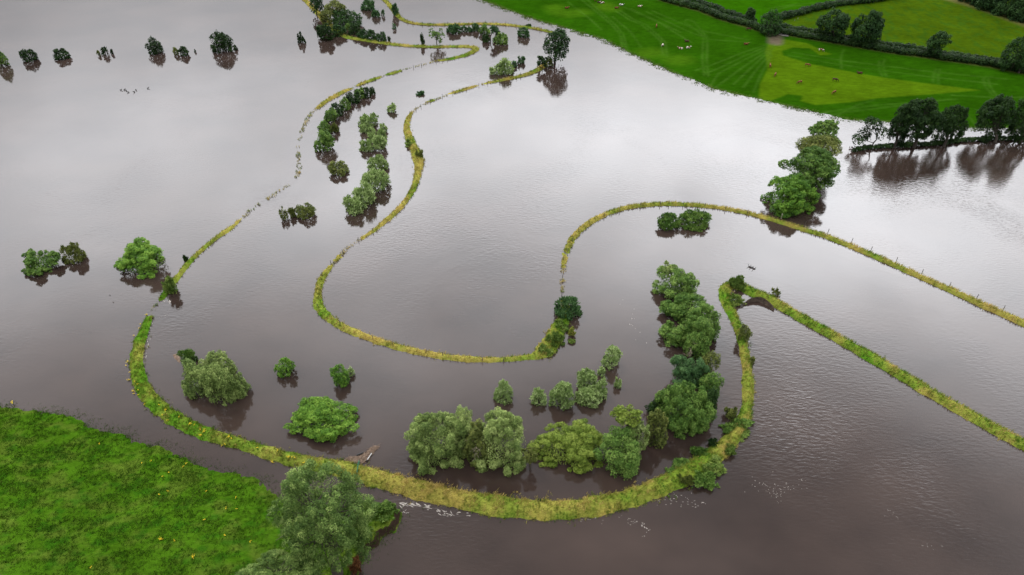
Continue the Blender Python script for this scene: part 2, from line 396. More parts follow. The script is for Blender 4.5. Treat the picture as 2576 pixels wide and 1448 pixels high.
VERGE = wl([(2360, -12), (2430, 6), (2500, 28), (2590, 62)])
paint(np.clip(1.5 - seg_dist(P, VERGE) / 5.0, 0, 1), (.095, .085, .03), .85)
GATE = wl(z4([(60, 300), (75, 400), (70, 430)]))
paint(np.clip(1.6 - seg_dist(P, GATE) / 3.0, 0, 1), (.09, .07, .05), .9)
for q in (z3([(430, 80), (470, 120), (560, 140), (690, 125)]), z3([(930, 60), (960, 80), (990, 85)]), z3([(1650, 610), (1700, 600)]), z3([(1360, 540), (1430, 530)])):
    paint(np.clip(1.4 - seg_dist(P, wl(q)) / 6.0, 0, 1), (.036, .088, .003), .7)
TR = [z3(q) for q in (
    [(700, 0), (860, 130), (1000, 250), (1080, 340), (1100, 400), (1110, 470)], [(760, 0), (900, 130), (1040, 250), (1120, 350), (1140, 420), (1150, 485)],
    [(1040, 110), (1180, 200), (1300, 250), (1400, 330), (1500, 420), (1520, 560)], [(1090, 110), (1230, 200), (1350, 250), (1440, 330), (1545, 430), (1560, 570)],
    [(1740, 230), (1790, 260), (1870, 320), (1930, 370), (1920, 450), (1915, 600), (1935, 760)], [(1740, 215), (1760, 195), (1830, 220), (1960, 370), (1965, 450), (1960, 600), (1975, 770)],
    [(1200, 90), (1450, 210), (1700, 330)], [(1120, 70), (1500, 240), (1640, 330), (1800, 430)],
    [(2590, 440), (2300, 540), (2000, 660), (1850, 710)], [(2590, 460), (2350, 560), (2080, 690), (1950, 740)], [(2590, 480), (2330, 610), (2080, 740), (2000, 860)],
    [(2590, 500), (2350, 660), (2160, 800), (2050, 880)], [(2590, 515), (2400, 690), (2230, 850)], [(2600, 540), (2440, 730), (2330, 880)], [(2610, 560), (2500, 760), (2430, 930)],
    [(1010, 170), (1200, 330), (1300, 480)], [(560, 20), (780, 190), (900, 300)], [(1350, 120), (1800, 330), (2000, 400), (2400, 430)], [(1410, 110), (1850, 300), (2380, 405)])]
TR += [z4(q) for q in ([(1120, 620), (1115, 680), (1130, 730), (1150, 765)], [(1180, 600), (1155, 640), (1170, 710), (1195, 770)], [(1690, 700), (1665, 760), (1660, 830)], [(1730, 700), (1710, 760), (1715, 845)],
    [(2200, 770), (2165, 800), (2190, 880), (2260, 960)], [(2250, 770), (2215, 800), (2240, 880), (2305, 970)], [(450, 1150), (800, 1100), (1100, 1060), (1500, 1030), (1900, 1000)],
    [(450, 1180), (800, 1130), (1150, 1085), (1600, 1040)], [(640, 1190), (900, 1060), (1060, 1010)], [(760, 500), (730, 600), (740, 690)], [(200, 560), (700, 650), (1500, 760), (2300, 850)],
    [(250, 530), (800, 620), (1600, 720), (2400, 800)], [(1850, 960), (2300, 985), (2576, 980)], [(0, 560), (40, 500), (60, 440)],
    [(700, 60), (600, 30), (300, 40), (0, 90)], [(500, 60), (250, 60), (60, 110)], [(1900, 1080), (2000, 1150), (2080, 1250)])]
trk = np.zeros(len(P))
for q in TR: trk = np.maximum(trk, np.clip(1.25 - seg_dist(P, wl(q)) / .75, 0, 1))
trk *= .35 + .65 * vnoise(P[:, 0] * .25, P[:, 1] * .25, 31)
paint(trk, (.045, .10, .012), .42)
wet = np.clip(1 - np.abs(s) / 2.0, 0, 1); paint(wet * (vnoise(P[:, 0] * .6, P[:, 1] * .6, 4) > .45), (.09, .12, .03), .5)
pasture = obj('pasture', mesh_np('pasture', np.column_stack([P, zz]), Q, M['pasture'], col=col, smooth=True))
tag(pasture, kind='structure')
# drowned grass fringe along the water's edge
rng = np.random.default_rng(15)
ca = np.nonzero((s > -3.2) & (s < 1.2))[0]; ca = rng.choice(ca, 16000)
ca = ca[rng.random(len(ca)) < np.clip((fbm(P[ca, 0] * .5, P[ca, 1] * .5, 61, 3) - .30) * 2.2 - np.clip(-s[ca] * .16, 0, 1), .0, 1)]
EDGE = np.column_stack([P[ca], np.maximum(zz[ca], -.05)]) + rng.normal(0, .5, (len(ca), 3)) * (1, 1, 0)
# gravel at the field gate
gp = [place(*p) for p in z4([(78, 325), (130, 335), (215, 350), (205, 372), (150, 368), (100, 352)])]
gv = np.array(gp) + (0, 0, .14)
go = obj('gravel_track', mesh_np('gravel_track', gv, np.array([[0, 1, 2, 3, 4, 5]]), M['track'])); tag(go, kind='structure')

# ---------------------------------------------------------------- meadow at the lower left
P, Q = grid(-120, 8, 30, 110, .45)
s = sdist(P, POLY_L, LINE_L)
u, Q = compact(P, Q, s > -5); P = P[u]; s = s[u]
zz = h_left(P, s) + (fbm(P[:, 0] * .45, P[:, 1] * .7, 13) - .45) * np.clip(.22 + s * .02, .1, .55) + (vnoise(P[:, 0] * 1.6, P[:, 1] * 1.6, 19) - .5) * .12
col = np.tile(np.array((.035, .086, .004)), (len(P), 1))
b1 = np.clip((fbm(P[:, 0] * .28, P[:, 1] * .45, 41) - .5) * 5, 0, 1)
paint(b1, (.056, .088, .010), .8)
b2 = np.clip((fbm(P[:, 0] * .5, P[:, 1] * .8, 47) - .56) * 7, 0, 1); paint(b2, (.014, .060, .003), .65)
spit = np.exp(-(seg_dist(P, CLIFF) / 5.0) ** 2); paint(spit * vnoise(P[:, 0] * .8, P[:, 1] * .8, 8), (.10, .11, .02), .8)
meadow = obj('meadow', mesh_np('meadow', np.column_stack([P, zz]), Q, M['meadow'], col=col, smooth=True))
tag(meadow, kind='structure')
ME_P, ME_Z, ME_S = P, zz, s

def blades(base, length, lean, width, rng):
    """triangular grass blades"""
    n = len(base); a = rng.uniform(0, 2 * math.pi, n); sx = np.stack([np.cos(a), np.sin(a), np.zeros(n)], 1) * (width * .5)[:, None]
    tip = base + np.column_stack([lean, np.sqrt(np.maximum(length ** 2 - (lean ** 2).sum(1), .01))])
    V = np.stack([base - sx, base + sx, tip], 1).reshape(-1, 3)
    return V, np.arange(n * 3).reshape(n, 3)
eb = np.repeat(EDGE, 4, 0) + rng.normal(0, .3, (len(EDGE) * 4, 3)) * (1, 1, 0)
V, F = blades(eb, rng.uniform(.18, .42, len(eb)), rng.normal(0, .15, (len(eb), 2)), rng.uniform(.18, .4, len(eb)), rng)
er = obj('shore_grass', mesh_np('shore_grass', V, F, M['turf'], tint=rng.uniform(.3, .95, len(eb))))
tag(er, 'ragged fringe of half drowned grass along the edge of the right hand pasture', 'grass', kind='stuff')
rng = np.random.default_rng(5)
cand = rng.integers(0, len(ME_P), 60000)
dn = fbm(ME_P[cand, 0] * .35, ME_P[cand, 1] * .6, 23)
cand = cand[(ME_S[cand] > -2.8) & (rng.random(len(cand)) < np.clip(dn * 2.2 - .55, .08, 1) * np.clip(1 + ME_S[cand] * .4, .05, 1))]
nb = 5; tb = np.repeat(cand, nb)
bp_ = np.column_stack([ME_P[tb], np.maximum(ME_Z[tb], -.12)]) + rng.normal(0, 1, (len(tb), 3)) * (.16, .16, 0)
tuft_t = np.repeat(rng.random(len(cand)), nb) * .5 + rng.random(len(tb)) * .3 + .3 * (fbm(ME_P[tb, 0] * .4, ME_P[tb, 1] * .4, 29) - .4)
V, F = blades(bp_, rng.uniform(.22, .5, len(tb)), rng.normal(0, .09, (len(tb), 2)) + (.14, .05), rng.uniform(.06, .14, len(tb)), rng)
gr = obj('meadow_grass', mesh_np('meadow_grass', V, F, M['turf'], tint=tuft_t))
tag(gr, 'lush green tufted grass covering the meadow in the lower left corner', 'grass', kind='stuff')

# ---------------------------------------------------------------- flood banks
def catmull(A, step):
    A = np.asarray(A, float); out = []
    for i in range(len(A) - 1):
        p0, p1, p2, p3 = A[max(i - 1, 0)], A[i], A[i + 1], A[min(i + 2, len(A) - 1)]
        n = max(2, int(np.linalg.norm(p2[:2] - p1[:2]) / step))
        t = np.linspace(0, 1, n, endpoint=False)[:, None]
        o = .5 * (2 * p1 + (p2 - p0) * t + (2 * p0 - 5 * p1 + 4 * p2 - p3) * t ** 2 + (3 * p1 - p0 - 3 * p2 + p3) * t ** 3)
        lin = p1 * (1 - t) + p2 * t; o[:, 2:] = lin[:, 2:]
        out.append(o)
    out.append(A[-1:]); return np.concatenate(out)
M['bank'] = ground_mat('flood_bank', bump=.25, scale=1.9, amp=.75)
BANKS = {}
def bank_z(t, w_, h_):
    return np.where(h_ > 0, h_ * (1 - np.abs(t) ** 1.7), h_ - .35 * np.abs(t) ** 1.7)
def bank(name, label, pts, seed, dens=30, blade=1.0):
    A = []
    for (px, py, w_, h_, g) in pts:
        w_ = w_ * (.82 if w_ > 1 else 1); h_ = h_ * (.88 if h_ > .5 else 1)
        q = on_z(px, py, max(h_, 0) * .55); A.append((q[0], q[1], w_, h_, g))
    S = catmull(A, .55); n = len(S)
    tg = np.gradient(S[:, :2], axis=0); tg /= np.linalg.norm(tg, axis=1)[:, None] + 1e-9; nr = np.stack([-tg[:, 1], tg[:, 0]], 1)
    T = np.linspace(-1.55, 1.55, 15)
    wj = S[:, 2] * (1 + .5 * (fbm(S[:, 0] * .45, S[:, 1] * .45, seed, 4) - .5)); hj = S[:, 3] + .35 * np.abs(S[:, 3]) * (fbm(S[:, 0] * .5, S[:, 1] * .5, seed + 3) - .5)
    rg = np.random.default_rng(seed)
    XY = S[:, None, :2] + nr[:, None, :] * (T[None, :, None] * wj[:, None, None])
    hm = np.where(hj < .2, hj - .13, hj)                                # drowned stretches: only grass tops show
    Z = bank_z(T[None, :], wj[:, None], hm[:, None]) * np.where(np.abs(T)[None, :] > 1, 1.0, 1.0)
    Z = Z + (fbm(XY[..., 0] * 1.1, XY[..., 1] * 1.1, seed + 5) - .5) * .42 * np.clip(S[:, 2][:, None], .3, 1.2)
    V = np.concatenate([XY, Z[..., None]], -1).reshape(-1, 3)
    g = np.clip(S[:, 4][:, None] + (fbm(XY[..., 0] * .22, XY[..., 1] * .22, seed + 7) - .5) * 1.3, 0, 1).reshape(-1, 1)
    colr = g * np.array((.065, .155, .010)) + (1 - g) * np.array((.27, .215, .05))
    I = np.arange(n * 15).reshape(n, 15); F = np.stack([I[:-1, :-1], I[:-1, 1:], I[1:, 1:], I[1:, :-1]], -1).reshape(-1, 4)
    o = obj('flood_bank', mesh_np('flood_bank', V, F, M['bank'], col=colr, smooth=True)); tag(o, label, kind='structure')
    # rank grass on it
    ds = np.linalg.norm(np.diff(S[:, :2], axis=0), axis=1)
    pr = np.append(ds, 0) * np.clip(S[:, 2], .45, 5) * np.where(hj > .2, 1.0, .9); tot_ = pr.sum(); m = int(tot_ * dens * 1.6 / 6)
    k = rg.choice(n, m, p=pr / tot_); t = rg.uniform(-1.12, 1.12, m); t = np.where(rg.random(m) < .05, t * 1.5, t)
    sub = hj[k] < .2
    clump = vnoise(S[k, 0] * .5, S[k, 1] * .5, seed + 11) > .36; ok = ~sub | clump; k = k[ok]; t = t[ok]
    nb = 6; k = np.repeat(k, nb); t = np.repeat(t, nb) + rg.normal(0, .05, len(k)); tt = np.repeat(rg.random(len(k) // nb), nb)
    xy = S[k, :2] + nr[k] * (t * wj[k])[:, None] + rg.normal(0, .13, (len(k), 2))
    z = np.maximum(bank_z(t, wj[k], hj[k]), -.06)
    gg = np.clip(S[k, 4] + (fbm(xy[:, 0] * .22, xy[:, 1] * .22, seed + 7) - .5) * 1.3 + .55 * (tt - .5), 0, 1)
    ti = np.clip(.84 - .72 * gg + rg.normal(0, .11, len(k)) + .75 * (fbm(xy[:, 0] * 1.1, xy[:, 1] * 1.1, seed + 17, 2) - .5) + .18 * t * (S[k, 2] > 2), .02, .98)
    Ln = rg.uniform(.3, .75, len(k)) * blade * (.55 + 1.1 * fbm(xy[:, 0] * .9, xy[:, 1] * .9, seed + 13, 2)) * np.where(hj[k] > .05, 1, .8)
    base = np.column_stack([xy, z])
    Vb, Fb = blades(base, Ln, rg.normal(0, .14, (len(k), 2)) * blade + np.array((.26, .02)) * blade, rg.uniform(.07, .15, len(k)), rg)
    go_ = obj('bank_grass', mesh_np('bank_grass', Vb, Fb, M['tuft'], tint=ti)); tag(go_, 'long grass on the ' + label, 'grass', kind='stuff')
    BANKS[name] = (S, hj)
    return o
# (pixel x, pixel y, half width m, crest height m, greenness)
G = .9
bank('outer', 'flood bank sweeping round the lower loop of the river', [
    (402, 752, .3, .1, .8), (392, 768, .5, -.25, .6), (382, 785, .5, -.25, .6), (374, 800, .9, .25, .9), (362, 828, 1.5, .6, G), (350, 860, 1.7, .7, G), (342, 900, 1.8, .75, .85), (346, 940, 1.8, .8, .75), (362, 980, 1.9, .8, .65),
    (395, 1020, 2.0, .8, .7), (440, 1052, 2.0, .85, .7), (510, 1086, 1.9, .9, .75), (600, 1113, 1.8, 1.0, .8), (680, 1138, 1.9, 1.1, .85), (760, 1158, 2.0, 1.2, .9), (830, 1170, 2.2, 1.3, .95),
    (890, 1182, 2.4, 1.3, .8), (940, 1198, 2.5, 1.3, .45), (1000, 1214, 2.6, 1.4, .3), (1080, 1235, 2.9, 1.5, .25), (1160, 1252, 2.9, 1.5, .25), (1250, 1268, 2.8, 1.5, .28),
    (1340, 1277, 2.7, 1.5, .35), (1430, 1278, 2.7, 1.5, .35), (1520, 1265, 2.7, 1.4, .38), (1600, 1245, 2.6, 1.3, .45), (1680, 1212, 2.5, 1.3, .55), (1745, 1178, 2.6, 1.3, .55),
    (1800, 1140, 2.4, 1.3, .6), (1845, 1098, 2.0, 1.2, .6), (1872, 1050, 1.6, 1.1, .5), (1882, 1000, 1.5, 1.0, .5), (1882, 950, 1.5, .9, .45), (1876, 900, 1.5, .9, .55), (1866, 850, 1.5, .9, .6),
    (1848, 800, 1.5, .9, .65), (1830, 765, 1.7, .9, .7), (1822, 738, 1.9, 1.0, .7), (1832, 718, 1.9, 1.0, .6), (1858, 716, 2.4, 1.0, .6), (1890, 732, 2.4, 1.0, .7), (1930, 748, 2.0, 1.1, .75),
    (1980, 776, 2.0, 1.2, .65), (2050, 816, 2.0, 1.2, .55), (2150, 872, 2.0, 1.2, .6), (2250, 930, 2.0, 1.2, .6), (2350, 990, 2.0, 1.2, .62), (2450, 1046, 2.0, 1.2, .6), (2576, 1116, 2.1, 1.2, .6), (2720, 1195, 2.1, 1.2, .6)], 1, dens=46)
bank('west', 'partly drowned flood bank along the left side of the river', [
    (400, 758, .4, .1, .9), (410, 745, 1.2, .4, .95), (425, 722, 1.3, .5, .9), (445, 698, 1.2, .5, .75), (470, 665, 1.2, .5, .7), (500, 634, 1.1, .5, .65), (540, 600, 1.1, .5, .7), (570, 580, 1.0, .4, .75),
    (590, 566, .7, .2, .5), (605, 552, .7, .14, .4), (622, 537, .6, .08, .3), (640, 522, .6, .12, .3), (665, 506, .5, .03, .3), (690, 490, .6, .12, .3), (712, 474, .5, .03, .3), (735, 458, .6, .10, .4), (748, 440, .5, .03, .5), (752, 426, .8, .14, .6), (751, 408, .5, .0, .4), (750, 395, .7, .10, .4), (749, 382, .5, .02, .5),
    (748, 370, .9, .14, .55), (753, 350, .5, .0, .4), (758, 335, .6, .10, .4), (763, 322, .5, .0, .4), (768, 310, .7, .10, .4), (778, 292, .8, .12, .3), (792, 278, .7, -.05, .4), (803, 268, 1.0, .35, .5), (820, 254, 1.4, .5, .5), (845, 240, 1.5, .55, .5), (868, 228, 1.5, .5, .4), (884, 223, .8, .2, .4),
    (893, 219, .5, -.2, .3), (899, 215, 1.0, .3, .5), (915, 208, 1.4, .5, .5), (940, 199, 1.3, .5, .5), (958, 193, .9, .25, .4), (966, 190, .6, -.2, .3), (972, 188, 1.0, .3, .5), (990, 183, 1.4, .5, .5), (1008, 178, .9, .25, .4),
    (1016, 176, .5, -.2, .3), (1040, 169, .5, .05, .2), (1060, 164, .5, .02, .2), (1075, 160, .6, .08, .2), (1100, 154, .7, .1, .3), (1115, 151, 1.0, .3, .5), (1140, 146, 1.5, .6, .6), (1170, 138, 1.7, .65, .6), (1192, 128, 1.9, .65, .55),
    (1196, 121, 1.9, .65, .5), (1180, 117, 1.6, .6, .5), (1140, 116.5, 1.4, .65, .5), (1080, 117, 1.4, .65, .55), (1020, 114, 1.4, .65, .5), (960, 107, 1.6, .65, .45), (910, 99, 1.7, .7, .5), (870, 92, 1.6, .6, .5), (850, 80, 2.2, .6, .55), (830, 65, 2.6, .6, .5), (812, 45, 2.4, .6, .45),
    (790, 22, 1.8, .6, .35), (772, 4, 1.7, .6, .35), (740, -25, 1.7, .6, .35)], 2, dens=26)
bank('inner', 'straw coloured flood bank winding through the middle of the flood', [
    (1372, 160, .8, .3, .5), (1362, 169, 1.7, .7, .45), (1345, 179, 1.7, .7, .6), (1320, 188, 1.4, .6, .5), (1290, 196, 1.1, .45, .35), (1255, 203, 1.1, .45, .3), (1230, 208, .8, .25, .25), (1210, 214, .5, .05, .2),
    (1185, 220, .9, .3, .25), (1150, 230, 1.0, .35, .3), (1130, 237, .7, .15, .2), (1110, 246, .5, -.03, .2), (1085, 254, .9, .25, .5), (1065, 264, .5, -.03, .2), (1045, 275, .5, .03, .3), (1034, 285, .7, .2, .4), (1026, 300, 1.0, .4, .4),
    (1023, 320, 1.5, .55, .4), (1028, 343, 1.7, .6, .45), (1040, 368, 2.0, .7, .45), (1049, 390, 2.3, .8, .4), (1053, 412, 1.8, .7, .4), (1050, 440, 1.4, .6, .45), (1040, 472, 1.2, .5, .4), (1022, 502, 1.1, .5, .4),
    (1000, 528, 1.0, .45, .4), (970, 555, 1.0, .4, .35), (940, 580, .8, .35, .35), (912, 598, .6, .2, .3), (895, 610, .4, -.03, .2), (870, 628, .5, .06, .2), (850, 650, .7, .2, .35), (838, 664, .5, .08, .3), (822, 682, .9, .3, .35), (808, 702, 1.1, .4, .35), (801, 725, 1.2, .45, .4),
    (798, 750, 1.4, .5, .5), (805, 775, 1.6, .6, .5), (825, 798, 1.6, .6, .45), (855, 818, 1.4, .55, .4), (890, 834, 1.2, .5, .4), (940, 853, 1.0, .45, .35), (1000, 872, 1.0, .45, .4), (1070, 888, 1.0, .45, .4), (1140, 899, 1.0, .45, .38),
    (1210, 904, .9, .4, .35), (1280, 903, .8, .35, .35), (1330, 897, 1.1, .45, .4), (1355, 891, 1.9, .6, .4), (1375, 876, 2.9, .8, .5), (1390, 852, 2.9, .9, .5), (1402, 828, 2.4, .9, .55), (1416, 805, 2.1, .8, .6), (1424, 782, 1.8, .7, .7), (1422, 765, 1.0, .4, .5),
    (1414, 748, .5, -.02, .25), (1413, 720, .5, .04, .15), (1415, 690, .6, .08, .15), (1418, 660, .8, .2, .2), (1424, 635, .8, .2, .25), (1434, 610, 1.0, .35, .35), (1448, 590, 1.2, .5, .4), (1472, 567, 1.3, .6, .4), (1508, 545, 1.3, .7, .4), (1555, 527, 1.2, .7, .38),
    (1610, 516, 1.2, .7, .35), (1680, 512, 1.2, .7, .35), (1750, 515, 1.2, .7, .35), (1820, 523, 1.2, .7, .35), (1880, 535, 1.2, .7, .33), (1940, 551, 1.2, .75, .33), (2010, 572, 1.3, .8, .33), (2080, 594, 1.35, .8, .33), (2150, 622, 1.35, .8, .32),
    (2230, 656, 1.4, .8, .32), (2310, 692, 1.4, .8, .35), (2400, 732, 1.45, .85, .35), (2480, 769, 1.5, .85, .35), (2576, 812, 1.5, .9, .35), (2720, 880, 1.5, .9, .35)], 3, dens=40)
bank('far', 'narrow flood bank with fence posts at the far top of the river', [
    (930, -40, 1.4, .7, .3), (955, -12, 1.4, .7, .3), (972, 4, 1.4, .7, .3), (986, 20, 1.5, .7, .35), (998, 36, 1.7, .7, .4), (1012, 48, 1.4, .7, .35), (1035, 57, 1.2, .65, .3), (1070, 61, 1.2, .65, .3), (1130, 61.5, 1.2, .65, .28), (1200, 59.5, 1.2, .65, .28),
    (1260, 61, 1.2, .65, .28), (1310, 66, 1.3, .65, .28), (1350, 72, 1.3, .65, .28), (1385, 80, 1.2, .6, .3), (1405, 86, .6, .2, .3)], 4, dens=26)
# ---------------------------------------------------------------- trees and shrubs
def unit(v): return v / (np.linalg.norm(v, axis=-1, keepdims=True) + 1e-9)
def make_lobes(a, b, c, zc, rg, n1, n2, shape='dome', r1=.42, r2=.5, zmin=-.35):
    d = unit(rg.normal(0, 1, (n1 * 4, 3))); d = d[d[:, 2] > zmin][:n1]
    rr = rg.uniform(.5, .72, len(d))[:, None]
    if shape == 'cone':
        zz_ = d[:, 2]; d[:, :2] *= (1.0 - .55 * np.clip((zz_ + .3) / 1.3, 0, 1))[:, None]
    main = d * rr; mr = rg.uniform(.75, 1.2, len(d)) * r1
    sub = []; sr = []
    for i in range(len(main)):
        e = unit(unit(rg.normal(0, 1, (n2, 3))) + .7 * d[i] + (0, 0, .25))
        k = mr[i] * rg.uniform(.65, 1.05, n2)
        sub.append(main[i] + e * k[:, None]); sr.append(mr[i] * r2 * rg.uniform(.7, 1.25, n2))
    sub = np.concatenate(sub); sr = np.concatenate(sr)
    core = main * .8; cr = mr * .85
    L_ = np.concatenate([sub, core, [[0, 0, -.1], [.22, .1, 0], [-.22, -.1, 0]]]); Rr = np.concatenate([sr, cr, [.6, .5, .5]])
    # stretch to the wanted extents
    for ax, ext in ((0, 1.0), (1, 1.0)):
        hi = (L_[:, ax] + Rr).max(); lo = (L_[:, ax] - Rr).min(); mid_ = (hi + lo) / 2; hf = (hi - lo) / 2
        L_[:, ax] = (L_[:, ax] - mid_) * 1.10 * ext / hf
    top = (L_[:, 2] + Rr).max(); L_[:, 2] *= 1.06 / top
    sc = np.array((a, b, c)); P_ = L_ * sc + (0, 0, zc)
    rad = Rr[:, None] * sc * np.array((.95, .95, .95))
    return P_, rad, len(sub), main * sc + (0, 0, zc)
def leaf_cloud(P_, rad, nsub, n, size, rg, aspect=1.5, out=.65, zfloor=.02, spiky=0.0, droop=0.0):
    wgt = (rad[:, 0] * rad[:, 1] * rad[:, 2]) ** (2 / 3); wgt[nsub:] *= .4; wgt = wgt / wgt.sum()
    k = rg.choice(len(P_), int(n * 1.25), p=wgt); d = unit(rg.normal(0, 1, (len(k), 3)))
    flip = (d[:, 2] < -.2) & (rg.random(len(k)) < .6); d[flip, 2] *= -1
    rf = 1 - rg.normal(.02, .13, len(k)); inn = rg.random(len(k)) < .12; rf[inn] = rg.uniform(.45, .9, inn.sum())
    rf += np.where(rg.random(len(k)) < .07, rg.uniform(0, .22, len(k)), 0)
    p = P_[k] + d * rad[k] * rf[:, None]
    keep = p[:, 2] > zfloor
    hid = np.zeros(len(p), bool)
    for j in range(len(P_)):
        q = ((p - P_[j]) / rad[j]); hid |= ((q * q).sum(1) < .7) & (k != j)
    keep &= ~hid | (rg.random(len(p)) < .15)
    p = p[keep]; d = d[keep]; k = k[keep]; m = len(p)
    if m == 0: p = P_[:1].copy(); d = np.array([[0, 0, 1.]]); k = np.array([0]); m = 1
    nr = unit(out * d + (1 - out) * unit(rg.normal(0, 1, (m, 3))) + (0, 0, .30))
    if spiky > 0:
        t = unit(d * .8 + np.array((.15, 0, .42)) * spiky + .4 * rg.normal(0, 1, (m, 3)))
    else:
        t = unit(rg.normal(0, 1, (m, 3)) - np.array((0, 0, droop)))
    t = unit(t - nr * (t * nr).sum(1, keepdims=True)) if spiky == 0 else t
    b = unit(np.cross(nr, t))
    Lh = size * rg.uniform(.6, 1.35, m)[:, None] * .5 * math.sqrt(aspect); Wh = Lh / aspect
    V = np.stack([p - t * Lh, p + b * Wh - t * Lh * .1, p + t * Lh, p - b * Wh - t * Lh * .1], 1).reshape(-1, 3)
    lt = rg.random(len(P_)) * .46                                   # each bough its own age of leaf
    ti = lt[k] + rg.random(m) * .44 + .02
    return V, np.arange(m * 4).reshape(m, 4), ti

KIND = {  # object name, category, leaf material, spiky, aspect, shape, lobes
 'willow': ('willow_shrub', 'shrub', 'willow', .9, 2.8, 'dome', 18, 9),
 'willowtree': ('willow_tree', 'tree', 'sallow', 0, 2.2, 'dome', 26, 12),
 'broad': ('broadleaf_tree', 'tree', 'mid', 0, 1.5, 'dome', 26, 12),
 'broaddark': ('broadleaf_tree', 'tree', 'dark', 0, 1.5, 'dome', 26, 12),
 'bush': ('leafy_shrub', 'shrub', 'mid', 0, 1.5, 'dome', 20, 10),
 'cone': ('conical_tree', 'tree', 'hedge', 0, 1.6, 'cone', 9, 6),
 'weed': ('weed_clump', 'plant', 'weed', .8, 3.0, 'dome', 6, 5),
}
RS = [100]
def fit_dome(x0, y0, x1, y1, k=.4, g=0.0, dr=.88, lift=0.0):
    """centre, semi-axes (a, b, c) of a dome standing on z=g whose outline fills the pixel box"""
    cx = (x0 + x1) / 2; W = x1 - x0; H = y1 - y0
    base = place(cx, y1) if g is None else on_z(cx, y1, g + lift)
    gz = base[2] if g is None else g
    for _ in range(3):
        s_ = ppm(base); v = base - CP; al = math.asin(-v[2] / np.linalg.norm(v)); sa, ca = math.sin(al), math.cos(al)
        a = W / 2 / s_; b = dr * a; Hm = H / s_
        f = lambda c: math.hypot(b * sa, c * ca) + k * c * ca + (.9 * b * sa if lift == 0 else math.hypot(b * sa, c * ca) - k * c * ca)
        cmin = .45 * a
        for _ in range(25):
            if f(cmin) > Hm: b *= .93
            else: break
        lo, hi = cmin, 6 * a
        for _ in range(40):
            c = (lo + hi) / 2
            if f(c) < Hm: lo = c
            else: hi = c
        fy = .9 * b if lift == 0 else 0.0
        base0 = on_z(cx, y1, gz + lift) if lift == 0 else on_z(cx, y1 - s_ * (math.hypot(b * sa, c * ca) - c * ca * 0), gz + lift + c)
        hd = unit(np.array((base0[0], base0[1], 0.0)))
        base = base0 + hd * fy; base[2] = gz
    zc = k * c if lift == 0 else lift + c
    return base, a, b, c, zc
def fit_tree(x0, y0, x1, y1, bx, by, dr=.95):
    """crown fills the box, trunk stands on the ground seen at (bx, by)"""
    base = place(bx, by); cx = (x0 + x1) / 2; cy = (y0 + y1) / 2
    hd = unit(np.array((base[0], base[1], 0.0)))
    d = ray(cx, cy)                                   # meet the upright plane through the trunk
    t = np.dot(base - CP, hd) / np.dot(d, hd); cen = CP + d * t
    s_ = ppm(cen); v = cen - CP; al = math.asin(-v[2] / np.linalg.norm(v)); sa, ca = math.sin(al), math.cos(al)
    a = (x1 - x0) / 2 / s_; b = dr * a; Hh = (y1 - y0) / 2 / s_
    while b * sa > .8 * Hh: b *= .93
    c = math.sqrt(max(Hh ** 2 - (b * sa) ** 2, (.35 * a) ** 2)) / ca
    return base, cen, a, b, c
